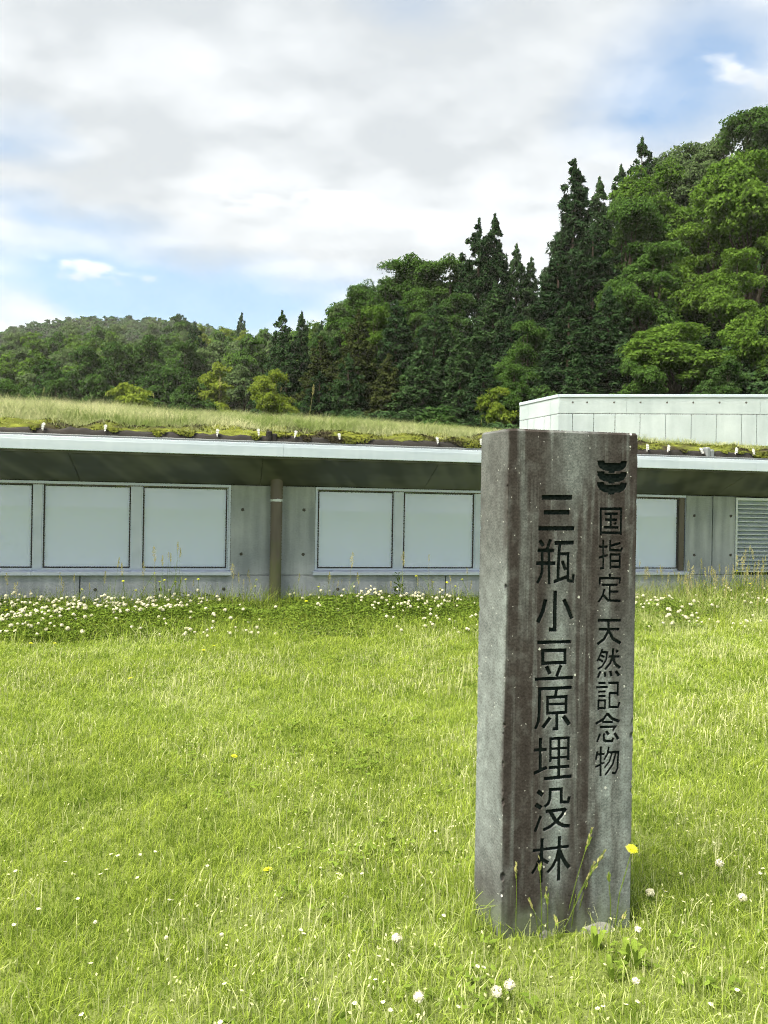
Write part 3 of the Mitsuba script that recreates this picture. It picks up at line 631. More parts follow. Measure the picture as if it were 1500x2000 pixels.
ss = np.linspace(S0, S1, 500)
prof = [(.86, 2.44, 0), (.845, 2.475, .2), (.83, 2.505, .6), (.80, 2.535, 1), (.70, 2.545, 1), (.55, 2.52, 0)]
V = np.stack([np.stack([ss, tt + .03 * w * crinkle(ss, 1), zz + .028 * w * (crinkle(ss, 2) + .8 * crinkle(ss * 4, 5))], 1) for tt, zz, w in prof], 0).reshape(-1, 3)
i = (np.arange(len(prof) - 1)[:, None] * 500 + np.arange(499)).ravel()
put(GL + 'roof_membrane', (wf(V), np.vstack([np.stack([i, i + 1, i + 501], 1), np.stack([i, i + 501, i + 500], 1)])), 'membrane', 'black waterproof sheet showing along the roof edge', smooth=40)
# white clips, each a bent strip
rr = np.random.default_rng(11)
for s, z, tilt in [(-4.733, 2.545, .1), (-3.962, 2.55, 0), (-2.51, 2.545, .05), (-1.956, 2.57, -.1), (-1.45, 2.565, .2), (-.832, 2.55, -.12), (.602, 2.55, -.15), (1.262, 2.545, .1), (3.95, 2.56, 0), (4.309, 2.56, .15), (4.878, 2.535, -.35), (5.494, 2.56, .2), (5.798, 2.55, .1), (-6.2, 2.55, 0), (-7.5, 2.55, .1), (7.2, 2.55, .1)]:
    m = MB()
    zz, tt = 0.045, .0
    for q in range(3):
        m.box([-.020 + .004 * q, tt, zz - .022], [.022 - .006 * q, tt + .006, zz])
        m.box([-.018 + .004 * q, tt, zz - .026], [.020 - .006 * q, tt + .022, zz - .021])
        zz, tt = zz - .03, tt + .012
    m.box([-.006, -.02, -.06], [.006, .0, .055])
    t = m.mesh()
    vv = t.vertices.copy()
    x = vv[:, 0] * math.cos(tilt) + vv[:, 2] * math.sin(tilt)
    vv[:, 2] = -vv[:, 0] * math.sin(tilt) + vv[:, 2] * math.cos(tilt)
    vv[:, 0] = x
    put(GL + 'roof_clip', fixn(trimesh.Trimesh(wf(vv + [s, .835, z]), t.faces, process=False)), 'clip_metal')
# dark scupper folds in the sheet
for s in (-1.75, 5.05):
    put(GL + 'scupper', fixn(MB(wf).box([s - .10, .72, 2.44], [s - .02, .865, 2.60], .02).box([s - .02, .70, 2.44], [s + .05, .858, 2.565], .015).mesh()), 'membrane' if s < 0 else 'gutter_grey')


# roof surface
def roof_z(s, T):
    """T metres behind the wall plane (negative: over the eaves)"""
    return 2.50 + np.minimum(.141 * (T + .8), 1.10) - .10 * np.maximum(T - 7.2, 0)


def roof_z2(s, T):
    edge = sst(-.82, -.45, T)
    P = wf(np.stack([s.ravel(), -T.ravel(), s.ravel() * 0], 1))
    n = sum(.5 ** o * (meshkit.noise(np.stack([P[:, 0] * 2.3 * 2 ** o, P[:, 1] * 2.3 * 2 ** o, P[:, 0] * 0], -1), 20 + o) - .45) for o in range(4)).reshape(s.shape)
    near = 1 - sst(.2, 2.0, T)
    return roof_z(s, T) + edge * (.02 + .17 * n * (.35 + .35 * near) + .03 * near)


wpart('roof_slab', MB(wf).prism([(.55, 2.30), (.55, 2.44), (-7.0, 3.46), (-9.5, 3.2), (-12.5, 2.6), (-12.5, 2.2), (-.4, 2.0), (-.03, 2.1)], S0 + .01, S1 - .01, (1, 2, 0)), 'membrane')
sg, tg = np.linspace(S0, S1, 560), np.concatenate([np.linspace(-.83, 1.0, 50), np.linspace(1.05, 12, 90)])
Sg, Tg = np.meshgrid(sg, tg)
Z = roof_z2(Sg, Tg)
V = wf(np.stack([Sg.ravel(), -Tg.ravel(), Z.ravel()], 1))
i = (np.arange(len(tg) - 1)[:, None] * 560 + np.arange(559)).ravel()
keep = None
put('roof_moss', (V, np.vstack([np.stack([i, i + 1, i + 561], 1), np.stack([i, i + 561, i + 560], 1)])), 'moss_mat', 'lumpy dark and yellow green moss carpet on the roof', 'moss', None, 'stuff', smooth=True)

# ------------------------------------------------------------------ concrete block behind the roof
A = 'concrete_block_building'
QC = np.array([3.949, 17.0])
QD = np.array([1, -.098]) / math.hypot(1, .098)
QN = np.array([-QD[1] * -1, -QD[0]])
QN = np.array([QD[1], -QD[0]])
QL = np.array([3.116 - 3.717, 17.34 - 16]) * 17 / 16


def qf(v):
    return np.stack([QC[0] + v[:, 0] * QD[0] + v[:, 1] * QN[0], QC[1] + v[:, 0] * QD[1] + v[:, 1] * QN[1], v[:, 2]], 1)


LL = np.linalg.norm(QL)
LD = QL / LL
LN = np.array([-LD[1], LD[0]])
if LN @ np.array([-1, -1]) < 0:
    LN = -LN


def lf(v):
    return np.stack([QC[0] + v[:, 0] * LD[0] + v[:, 1] * LN[0], QC[1] + v[:, 0] * LD[1] + v[:, 1] * LN[1], v[:, 2]], 1)


E_ = 12.0
far = QC + QD * E_
foot = [QC, far, far - QN * 8, QC + QL + np.array([3.2, 6.0]), QC + QL]
core = Polygon(foot).buffer(-.03)
t = trimesh.creation.extrude_polygon(core, 4.2, engine='earcut')
put(A, t, 'joint_dark', 'pale grey concrete block with a thin coping rising behind the right end of the roof', 'building')
BJ = [0] + DATA['BJ'][:-1] + [5.0, 5.6, 6.2, 6.8, 7.4, 8.0, 9.0, 10.0, 11.0, 12.0]
ZJ = 3.81
for a, b in zip(BJ[:-1], BJ[1:]):
    put(A + '__wall_panel', fixn(MB(qf).box([a + .006, -.03, 0], [b - .006, 0, ZJ - .006], .003).mesh()), 'concrete_pale')
for a, b in zip([0, 1.50, 4.4, 7.4], [1.50, 4.4, 7.4, 12.0]):
    put(A + '__wall_panel', fixn(MB(qf).box([a + .002, -.03, ZJ + .006], [b - .002, .001, 4.18], .003).mesh()), 'concrete_pale')
for a, b in zip([0, .3, .55, .95, 1.2], [.3, .55, .95, 1.2, LL]):
    put(A + '__wall_panel', fixn(MB(lf).box([a + .006, -.03, 0], [b - .006, 0, ZJ - .006], .003).mesh()), 'concrete_pale')
for a, b in zip([0, .30, 1.2], [.30, 1.2, LL]):
    put(A + '__wall_panel', fixn(MB(lf).box([a + .003, -.03, ZJ + .006], [b - .003, .001, 4.18], .003).mesh()), 'concrete_pale')
for a, b in zip([0, .70, 3.60, 7.0], [.70, 3.60, 7.0, 12.0]):
    put(A + '__coping', fixn(MB(qf).box([a + .002, -.25, 4.182], [b - .002, .02, 4.255], .006).mesh()), 'fascia_metal')
put(A + '__coping', fixn(MB(lf).box([.012, -.25, 4.182], [LL, .02, 4.254], .006).mesh()), 'fascia_metal')
for a in (.31, .63, 1.23, 1.81, 2.39, 2.96, 3.53, 4.1, 4.7, 5.3):
    t = trimesh.creation.cylinder(.022, .006, sections=12)
    put(A + '__form_tie_hole', fixn(MB(qf).add(np.stack([t.vertices[:, 0] + a, t.vertices[:, 2] + .002, t.vertices[:, 1] + 4.07], 1), t.faces).mesh()), 'hole_dark')

# ------------------------------------------------------------------ the stone pillar
PIL = 'stone_pillar'


def pf(v):
    """(a along the face, outward, z) -> world"""
    return np.stack([PC[0] + v[:, 0] * PD[0] + v[:, 1] * PN[0], PC[1] + v[:, 0] * PD[1] + v[:, 1] * PN[1], v[:, 2]], 1)


C2 = PC
R2 = PC + PD * .494
L2 = np.array([.239, 1.85]) * 1.5
sec_ = Polygon([C2, R2, R2 + np.array([-.005, .20]), [.52, 2.93], L2])


def man(t):
    return m3.Manifold(m3.Mesh(vert_properties=np.asarray(t.vertices, np.float32), tri_verts=np.asarray(t.faces, np.uint32)))


def poly_points(p, z):
    c = np.array(p.exterior.coords)[:-1]
    return np.column_stack([c, np.full(len(c), z)])


r0, r1 = sec_.buffer(-.004).buffer(.004, quad_segs=3), sec_.buffer(-.012).buffer(.005, quad_segs=3)
hullp = np.vstack([poly_points(r0, -.35), poly_points(r0, 1.793), poly_points(r1, 1.8015)])
stone = m3.Manifold.hull_points(hullp)


def glyph(strokes):
    ps = []
    for st in strokes.split(';'):
        q = list(map(float, st.split()))
        ps.append(LineString([(q[i], q[i + 1]) for i in range(1, len(q), 2)]).buffer(q[0] / 2, cap_style='flat', join_style='mitre', mitre_limit=3))
    return unary_union(ps).buffer(.5, join_style='mitre').buffer(-.5, join_style='mitre')


def solid(shape, o0, o1):
    """glyph shape in mm on the face -> solid between outward depths o0..o1 (metres)"""
    ts = []
    for g in getattr(shape, 'geoms', [shape]):
        t = trimesh.creation.extrude_polygon(g.simplify(.3), o1 - o0, engine='earcut')
        vv = np.stack([t.vertices[:, 0] / 1000, t.vertices[:, 2] + o0, t.vertices[:, 1] / 1000], 1)
        t = trimesh.Trimesh(pf(vv), t.faces, process=False)
        t.fix_normals()
        ts.append(t)
    return ts


shapes = [glyph(l) for l in DATA['CHARS'].split('\n')] + [Polygon(np.array(e).reshape(-1, 2)).buffer(1.0).buffer(-1.0) for e in DATA['EMBLEM']]
cut = []
for s_ in shapes:
    cut += [man(t) for t in solid(s_.buffer(1.1), -.011, .02)]
# chips knocked out of the arrises
rr = np.random.default_rng(5)
for q in range(46):
    base = (C2, R2, L2)[rr.integers(3)]
    rad = rr.uniform(.004, .011)
    off = rr.normal(0, .003, 2)
    cut.append(m3.Manifold.sphere(rad, 8).scale([1, 1, rr.uniform(.8, 2.4)]).translate([base[0] + off[0], base[1] + off[1], rr.uniform(.05, 1.8)]))
for q in range(26):
    e = rr.uniform(0, .494)
    b = PC + PD * e
    cut.append(m3.Manifold.sphere(rr.uniform(.004, .009), 8).scale([rr.uniform(1, 2.5), 1, .8]).translate([b[0], b[1], 1.803]))
stone = stone - m3.Manifold.batch_boolean(cut, m3.OpType.Add)
mm = stone.to_mesh()
put(PIL, trimesh.Trimesh(mm.vert_properties[:, :3], mm.tri_verts, process=False), 'stone', 'weathered dark stone pillar with two columns of carved black characters standing in the lawn', 'pillar')
NAMES = ['first', 'second', 'third', 'fourth', 'fifth', 'sixth', 'seventh', 'eighth']
for j, s_ in enumerate(shapes):
    nm = '__carved_character' if j < 16 else '__carved_emblem'
    t = trimesh.util.concatenate(solid(s_.buffer(1.4), -.0135, -.0055))
    put(PIL + nm, t, 'carved_dark')
# broken concrete footing showing at the foot
rr = np.random.default_rng(8)
pts = []
for c, n in (((.80, 2.67), 26), ((.60, 2.63), 20), ((.42, 2.66), 18)):
    for q in range(n):
        pts.append([c[0] + rr.uniform(-.09, .09), c[1] + rr.uniform(-.03, .05), rr.uniform(-.1, .035 if c[0] < .7 else .055)])
foot_m = [m3.Manifold.hull_points(np.array(pts[a:b])) for a, b in ((0, 26), (26, 46), (46, 64))]
fm = m3.Manifold.batch_boolean(foot_m, m3.OpType.Add).to_mesh()
put(PIL + '__footing', trimesh.Trimesh(fm.vert_properties[:, :3], fm.tri_verts, process=False), 'footing_mat', 'broken pale concrete around the foot of the pillar')


def in_pillar(x, y, m=.0):
    from shapely import contains_xy
    return contains_xy(sec_.buffer(m), x, y)


# ------------------------------------------------------------------ lawn
rng = np.random.default_rng(21)


def lawn_points(n_per_m2, y0, y1, margin=1.2):
    """points on the lawn between two distances from the camera's standpoint, only where the view (plus a step aside) reaches"""
    xw = .53 * y1 + margin
    n = int(n_per_m2 * 2 * xw * (y1 - y0))
    p = np.column_stack([rng.uniform(-xw, xw, n), rng.uniform(y0, y1, n)])
    return p[np.abs(p[:, 0]) < .53 * p[:, 1] + margin]


def wall_t(x, y):
    return -((x * -SA) + (y - 11.5) * CA)


def N2(x, y, k, seed):
    return meshkit.noise(np.stack([x * k, y * k, x * 0], -1), seed)


allv = []
for y0, y1, dens, h0, w0 in [(1.6, 3.0, 15000, .052, .0036), (3.0, 4.2, 10500, .052, .0042), (4.2, 6.0, 6600, .053, .0056), (6.0, 8.2, 4000, .056, .0076), (8.2, 11.8, 2700, .060, .0100)]:
    p = lawn_points(dens, y0, y1)
    c1, c2 = N2(p[:, 0], p[:, 1], 6.0, 1), N2(p[:, 0], p[:, 1], 1.6, 2)
    wt = wall_t(p[:, 0], p[:, 1])
    keep = (rng.random(len(p)) < (.70 + .30 * (c1 - .4)) * (.25 + .75 * sst(1.5, 2.5, wt))) & ~in_pillar(p[:, 0], p[:, 1], .004) & (wt > .25)
    p, c1, c2 = p[keep], c1[keep], c2[keep]
    n = len(p)
    h = h0 * (.50 + .75 * rng.random(n) + .45 * (c1 - .4) + .25 * (c2 - .5))
    # taller where the mower does not reach, round the pillar's foot
    dp = np.hypot(np.maximum(abs(p[:, 0] - .65) - .30, 0), np.maximum(abs(p[:, 1] - 2.78) - .2, 0))
    h = h * (1 + 1.0 * np.exp(-(dp / .09) ** 2) * (rng.random(n) ** 2) * (1 + 1.3 * ((p[:, 0] < .42) & (p[:, 1] > 2.63))))
    h = h * (1 - .62 * np.exp(-(np.maximum(abs(p[:, 0] - .68) - .22, 0) / .10) ** 2) * sst(2.0, 2.45, p[:, 1]) * (p[:, 1] < 2.72) * (rng.random(n) < .9))
    z = lawn_z(p[:, 0], p[:, 1]) - .004
    col = np.clip(rng.beta(2, 2, n) * .8 + (rng.random(n) < .10) * .5, 0, 1)
    lean = np.abs(rng.normal(.12, .26, n))
    bend = rng.random(n) * .7
    allv.append(blades(np.column_stack([p, z]), np.maximum(h, .015), w0 * rng.uniform(.6, 1.3, n), rng.uniform(0, 2 * np.pi, n), lean, bend, rng, col))
v, f, uv = join(allv)
put('lawn_grass', (v, f), 'grass_blade', 'bright yellow green mown lawn', 'grass', None, 'stuff', uv=uv)

# pale dry stalks standing and lying in the lawn
ps = []
for y0, y1, dens in [(1.6, 3.6, 850), (3.6, 6.0, 600), (6.0, 11.0, 480)]:
    p = lawn_points(dens, y0, y1, .8)
    c = N2(p[:, 0], p[:, 1], 1.9, 7)
    keep = (rng.random(len(p)) < np.clip((c - .28) * 1.9, .10, 1)) & ~in_pillar(p[:, 0], p[:, 1], .01) & (wall_t(p[:, 0], p[:, 1]) > 2.0)
    p = p[keep]
    n = len(p)
    a = rng.uniform(0, 2 * np.pi, n)
    h = rng.uniform(.05, .12, n)
    w = np.where(p[:, 1] > 5, .0062, .0036) * rng.uniform(.7, 1.3, n)
    b = blades(np.column_stack([p, lawn_z(p[:, 0], p[:, 1])]), h, w, a, np.abs(rng.normal(.05, .2, n)), rng.random(n) * .4, rng, rng.random(n))
    ps.append(b)
    tip = b[0].reshape(n, 5, 3)[:, 4]
    hd = rng.random(n) < .6
    ps.append(leaves(tip[hd], unit(rng.normal(size=(hd.sum(), 3))), .007, .0035, rng, .5 + .5 * rng.random(hd.sum())))
v, f, uv = join(ps)
put('dry_stalks', (v, f), 'straw', 'pale dry seed stalks scattered through the lawn', 'dry stalks', None, 'stuff', uv=uv)

# broad leaved ground weeds in the lawn
ps = []
p = lawn_points(26, 1.8, 9.0, .8)
p = p[(N2(p[:, 0], p[:, 1], 1.2, 9) > .55) & ~in_pillar(p[:, 0], p[:, 1], .05)]
for q in range(7):
    o = rng.normal(0, .03, (len(p), 2))
    ps.append(leaves(np.column_stack([p + o, lawn_z(p[:, 0], p[:, 1]) + rng.uniform(.025, .05, len(p))]), unit(rng.normal(0, .35, (len(p), 3)) + [0, 0, 1]), rng.uniform(.012, .024, len(p)), rng.uniform(.006, .012, len(p)), rng, rng.uniform(.35, .9, len(p))))
v, f, uv = join(ps)
put('lawn_weeds', (v, f), 'plant', 'low round leaved weeds between the grass blades', 'weeds', None, 'stuff', uv=uv)


# ------------------------------------------------------------------ flower prototypes
def head_ball(rad, n, col, rng, z=0, flat=.85):
    d = unit(rng.normal(size=(n, 3)))
    return leaves(d * rad * [1, 1, flat] * rng.uniform(.75, 1.05, (n, 1)) + [0, 0, z], d + rng.normal(0, .3, (n, 3)), rad * .42, rad * .22, rng, col + .95 * rng.random(n))


def daisy_head(rad, n, col, rng, z, up=.35):
    th = np.arange(n) * 2 * np.pi / n + rng.normal(0, .06, n)
    out = np.stack([np.cos(th), np.sin(th), np.full(n, 0)], 1)
    side = np.stack([-np.sin(th), np.cos(th), np.zeros(n)], 1)
    w = rad * 1.9 / n
    c = np.array([0, 0, z])
    v = np.stack([c + out * 0, c + out * rad * .6 + side * w + [0, 0, rad * up * .3], c + out * rad * rng.uniform(.85, 1.1, (n, 1)) + [0, 0, rad * up * .45], c + out * rad * .6 - side * w + [0, 0, rad * up * .3]], 1).reshape(-1, 3)
    f = (np.array([[0, 1, 2], [0, 2, 3]])[None] + (np.arange(n) * 4)[:, None, None]).reshape(-1, 3)
    return v, f, np.stack([np.repeat(col + .9 * rng.random(n), 4), np.zeros(4 * n)], 1)


def stem_uv(pts, rad, col, n=4):
    v, f = tube(pts, rad, n)
    return v, f, np.stack([np.full(len(v), col), np.zeros(len(v))], 1)


def proto(key, parts, mat='plant'):
    scene[key] = {'type': 'shapegroup', **{nm: ply((p[0], p[1]), mat, uv=p[2]) for nm, p in parts.items()}}


fr = np.random.default_rng(4)
for k in range(5):
    q = fr.normal(0, .02, 2)
    proto('proto_clover_%d' % k, {'flower': join([stem_uv([[-q[0], -q[1], -.22], [0, 0, -.08], [0, 0, -.005]], .0022, .7), head_ball(.0185, 120, 1.0, fr), head_ball(.012, 30, 2.98 if 0 else .6, fr, -.012, .5)])})
for k in range(3):
    proto('proto_dandelion_%d' % k, {'flower': join([daisy_head(.022, 22, 2.0, fr, 0, .5), daisy_head(.016, 16, 2.05, fr, .003, .9), daisy_head(.009, 10, 2.05, fr, .006, 1.4), head_ball(.008, 18, .3, fr, -.007)]),
                                     'stem': stem_uv([[fr.normal(0, .03), fr.normal(0, .03), -.62], [0, fr.normal(0, .02), -.3], [0, 0, -.006]], .0028, .55)})
proto('proto_daisy', {'flower': join([daisy_head(.0085, 9, 1.05, fr, 0, .3), head_ball(.003, 10, 2.0, fr, .002, .5), stem_uv([[.004, 0, -.07], [0, 0, -.03], [0, 0, 0]], .0012, .7)])})


def place(x, y, z, s=1.0, rot=0.0, tilt=0.0, tdir=0.0):
    m = T().translate([float(x), float(y), float(z)])
    if tilt:
        m = m @ T().rotate([math.cos(tdir), math.sin(tdir), 0], float(tilt))
    return m @ T().rotate([0, 0, 1], float(rot)) @ T().scale(float(s))


# ------------------------------------------------------------------ clover bed and rough grass along the wall
def strip_points(n, s0, s1, t0, t1):
    return rng.uniform(s0, s1, n), rng.uniform(t0, t1, n)


def bed_h(s, t):
    """height of the growth along the wall; t = metres in front of the wall"""
    w = 1.0 * sst(2.9, 1.5, t + 1.3 * (N2(s, t, .9, 31) - .5))
    return w * (.13 + .19 * N2(s, t, 1.1, 32) + .07 * (N2(s, t, 3.5, 33) - .5)) * np.where(s > 3.2, 1.15, 1)


ps = []
n = 52000
s, t = strip_points(n, -8.5, 9.5, .06, 2.6)
hb = bed_h(s, t)
dens = np.clip(.55 + 2.0 * (N2(s, t, .55, 36) - .33), 0, 1) * np.where((s > 1.1) & (s < 3.4), .45, 1)
k = rng.random(n) < dens * np.clip(hb / .08, 0, 1)
s, t, hb = s[k], t[k], hb[k]
n = len(s)
W = wf(np.stack([s, t, np.zeros(n)], 1))
z = lawn_z(W[:, 0], W[:, 1]) + hb * (1 - .55 * rng.random(n) ** 2)
cc = rng.uniform(.05, .68, n)
for q in range(3):
    a = rng.uniform(0, 2 * np.pi, n)
    off = np.stack([np.cos(a), np.sin(a), np.zeros(n)], 1) * .012
    ps.append(leaves(np.column_stack([W[:, :2], z]) + off, unit(rng.normal(0, .45, (n, 3)) + [0, 0, 1]), .015, .012, rng, cc + .25 * rng.random(n)))
v, f, uv = join(ps)
put('clover_leaves', (v, f), 'plant', 'dark green bed of clover leaves growing along the foot of the wall', 'clover', None, 'stuff', uv=uv)
# rough grass in the bed
ps = []
n = 46000
s, t = strip_points(n, -8.5, 9.5, .05, 2.9)
k = rng.random(n) < .55 * sst(3.0, 2.2, t) + .6 * (t < .6) + .25 * (s > 3)
s, t = s[k], t[k]
n = len(s)
W = wf(np.stack([s, t, np.zeros(n)], 1))
h = (.10 + .14 * rng.random(n) ** 2) * (.6 + .8 * N2(s, t, 1.3, 41)) + (t < .9) * .30 * rng.random(n) ** 2 + sst(3.0, 5.0, s) * (.40 + .12 * (s > 6)) * rng.random(n) ** 1.4 * sst(2.2, 1.2, t)
b = blades(np.column_stack([W[:, :2], lawn_z(W[:, 0], W[:, 1])]), h, .0085 * rng.uniform(.6, 1.3, n), rng.uniform(0, 6.3, n), np.abs(rng.normal(.12, .25, n)), rng.random(n) * .5, rng, np.clip(rng.beta(2, 2.6, n) + (s > 3.2) * .34, 0, 1))
put('rough_grass', b[:2], 'grass_blade', 'longer unmown grass along the foot of the wall', 'grass', None, 'stuff', uv=b[2])

# white clover flowers: about 300 as things, nearest first, the rest as one mass
cf = []
for q in range(4000):
    s, t = rng.uniform(-5.9, 7.4), .42 + 2.15 * rng.random()
    d = float(N2(np.array([s]), np.array([t]), .85, 51)[0])
    left = 1.0 if s < .9 else (.22 if s < 3.0 else .60)
    if rng.random() < left * np.clip((d - .10) * 1.8, .08, 1) * (1.0 if t > .6 else .5):
        cf.append((s, t))
cf = cf[:900]
cf.sort(key=lambda c: -c[1])
rest_parts = []
for j, (s, t) in enumerate(cf):
    hb = float(bed_h(np.array([s]), np.array([t]))[0])
    W = wf(np.array([[s, t, 0]]))[0]
    z = float(lawn_z(W[:1], W[1:2])[0]) + max(hb, .07) + rng.uniform(-.03, .04) + .14 * rng.random() ** 3 * (t < 1.3)
    m = place(W[0], W[1], z, rng.uniform(.75, 1.3), rng.uniform(0, 360), rng.uniform(0, 16), rng.uniform(0, 6.3))
    if j < 250:
        inst('clover_flower', 'proto_clover_%d' % (j % 5), m, 'small white clover flower head in the bed along the foot of the wall', 'flower', 'clover flowers along the wall')
    else:
        g = scene['proto_clover_%d' % (j % 5)]['flower']
        vv, ff, _, uu, _ = meshkit.WRITTEN[g['filename']]
        M = np.array(m.matrix, float)
        rest_parts.append((vv @ M[:3, :3].T + M[:3, 3], ff, uu))
v, f, uv = join(rest_parts)
put('clover_flower_mass', (v, f), 'plant', 'farther white clover flower heads close to the foot of the wall', 'flowers', None, 'stuff', uv=uv)
for j, (x, y) in enumerate(DATA['CLOVER_LAWN']):
    lab = ['single big white clover flower in the lawn left of the pillar foot', 'white clover flower highest up the lawn right of the pillar', 'white clover flower near the right edge of the lawn', 'white clover flower close beside the right edge of the pillar, halfway up its lower part',
           'white clover flower touching the right foot of the pillar', 'white clover flower in front of the pillar foot, left of a pair', 'white clover flower in front of the pillar foot, right of a pair', 'white clover flower near the bottom edge, left of the pillar foot',
           'white clover flower below the right foot of the pillar', 'pale clover flower on a bare stalk, leftmost in the lawn', 'pale clover flower on a bare stalk, second from the left in the lawn', 'pale clover flower on a bare stalk, third from the left in the lawn'][j]
    inst('clover_flower', 'proto_clover_%d' % (j % 5), place(x, y, .085, .36 if j > 8 else .6 if j in (4, 8) else .86, j * 50, 8, j), lab, 'flower')
for j, (x, y) in enumerate(DATA['DAISY']):
    inst('small_white_flower', 'proto_daisy', place(x, y, .058, 1 if y < 4 else 1.4, j * 40, 14, j), 'tiny white flower in the lawn', 'flower', 'tiny white flowers in the lawn')
for j, (x, y, z) in enumerate(DATA['DANDELIONS']):
    inst('yellow_flower', 'proto_dandelion_%d' % (j % 3), place(x, y, z, fr.uniform(.95, 1.25), j * 77, fr.uniform(0, 35), j * 2.1), 'yellow dandelion like flower on a thin stalk in front of the wall', 'flower', 'yellow flowers along the wall')
for j, (x, y) in enumerate(DATA['LAWN_YELLOW']):
    inst('yellow_flower', 'proto_dandelion_%d' % (j % 3), place(x, y, .05, 1.0, j * 77, 10, j), 'low yellow flower in the open lawn', 'flower', 'yellow flowers in the lawn')


# tall flowering grasses
def plume(n, L, rad, rng, z0=0.0):
    a = rng.random(n)
    th = rng.uniform(0, 6.3, n)
    r = rad * np.sin(np.clip(a * .9 + .08, 0, 1) * np.pi) * rng.uniform(.3, 1, n)
    p = np.stack([r * np.cos(th), r * np.sin(th), z0 + (a - .5) * L], 1)
    t = unit(np.stack([np.cos(th) * .35, np.sin(th) * .35, np.ones(n)], 1))
    nr = unit(np.cross(t, rng.normal(size=(n, 3))))
    b = np.cross(t, nr)
    l, w = .010, .0034
    v = np.stack([p - t * l, p + b * w, p + t * l, p - b * w], 1).reshape(-1, 3)
    f = (np.array([[0, 1, 2], [0, 2, 3]])[None] + (np.arange(n) * 4)[:, None, None]).reshape(-1, 3)
    return v, f, np.stack([np.repeat(3 + .9 * rng.random(n), 4), np.zeros(4 * n)], 1)


for k in range(5):
    L, rad, n = [(.13, .012, 60), (.10, .007, 40), (.17, .022, 80), (.20, .035, 90), (.08, .008, 34)][k]
    q = fr.normal(0, .05, 2)
    lf_ = blades(np.column_stack([fr.normal(0, .012, (6, 2)), np.full(6, -.62)]), fr.uniform(.25, .5, 6), np.full(6, .007), fr.uniform(0, 6.3, 6), fr.uniform(.1, .4, 6), fr.uniform(.2, .8, 6), fr, np.zeros(6) + .6)
    proto('proto_plume_%d' % k, {'seed_head': plume(n, L, rad, fr), 'stem': stem_uv([[q[0], q[1], -.66], [q[0] * .3, q[1] * .3, -.3], [0, 0, L * .45]], [.0022, .0018, .001], 3.25 if k % 2 else .8), 'leaf_blades': lf_})
for j, (x, y, z) in enumerate(DATA['TALLGRASS']):
    right = x > 2.8
    inst('tall_grass', 'proto_plume_%d' % (fr.integers(5)), place(x, y, z, max(.55, z / .62) if z < .62 else 1.0, j * 47, fr.uniform(0, 12), fr.uniform(0, 6.3)),
         'tall flowering grass stalk in the thick clump right of the pillar' if right else 'tall flowering grass stalk before the windows left of the pillar', 'grass stalk', 'tall grass right of the pillar' if right else 'tall grass left of the pillar')
for q in range(190):  # more stalks in the thick clump at the right
    s, t = (rng.uniform(4.0, 7.8), rng.uniform(.3, 1.9)) if q < 160 else (rng.uniform(-6, 3), rng.uniform(.2, 1.0))
    W = wf(np.array([[s, t, 0]]))[0]
    z = rng.uniform(.36, .92) * (1 if s > 6.1 else .78) if s > 3 else rng.uniform(.3, .6)
    inst('tall_grass', 'proto_plume_%d' % rng.integers(5), place(W[0], W[1], z, max(.55, z / .62), q * 31, rng.uniform(0, 14), rng.uniform(0, 6.3)),
         'tall flowering grass stalk in the thick clump right of the pillar' if s > 3 else 'tall flowering grass stalk before the windows left of the pillar', 'grass stalk', 'tall grass right of the pillar' if s > 3 else 'tall grass left of the pillar')
# leafy upright weeds and dark bushy weeds at the wall
def weed(x, y, h, n, spread, key, lab, Lf=.05, Wf=.009, lo=.1, hi=.6, up=.3):
    r = np.random.default_rng(int(abs(x) * 1000) + 7)
    nst = max(1, int(spread * 22))
    st, lv = [], []
    for q in range(nst):
        b = np.array([x + r.normal(0, spread * .45), y + r.normal(0, spread * .3), 0])
        hh = h * r.uniform(.6, 1.0) if nst > 1 else h
        tip = b + [r.normal(0, .05) * h * 2, r.normal(0, .05) * h * 2, hh]
        st.append(stem_uv([b - [0, 0, .03], (b + tip) / 2, tip], [.004, .003, .0015], .2))
        m = n // nst
        a = r.uniform(.12, 1.0, m)
        th = r.uniform(0, 6.3, m)
        out = np.stack([np.cos(th), np.sin(th), np.full(m, up)], 1)
        p = b + (tip - b) * a[:, None] + out * Lf * .8
        nr = unit(np.stack([-np.cos(th) * up, -np.sin(th) * up, np.ones(m)], 1) + r.normal(0, .25, (m, 3)))
        t = unit(out - nr * (out * nr).sum(1, keepdims=True))
        bb = np.cross(nr, t)
        L = Lf * r.uniform(.6, 1.1, (m, 1)) * (1.15 - .6 * a[:, None])
        v = np.stack([p - t * L, p + bb * Wf, p + t * L, p - bb * Wf], 1).reshape(-1, 3)
        f = (np.array([[0, 1, 2], [0, 2, 3]])[None] + (np.arange(m) * 4)[:, None, None]).reshape(-1, 3)
        lv.append((v, f, np.stack([np.repeat(r.uniform(lo, hi, m), 4), np.zeros(4 * m)], 1)))
    kk = numbered(key)
    tag(kk, lab, 'weed')
    for nm, p in (('stem', join(st)), ('leaf_mass', join(lv))):
        scene[kk + '__' + nm] = ply((p[0], p[1]), 'plant', uv=p[2])


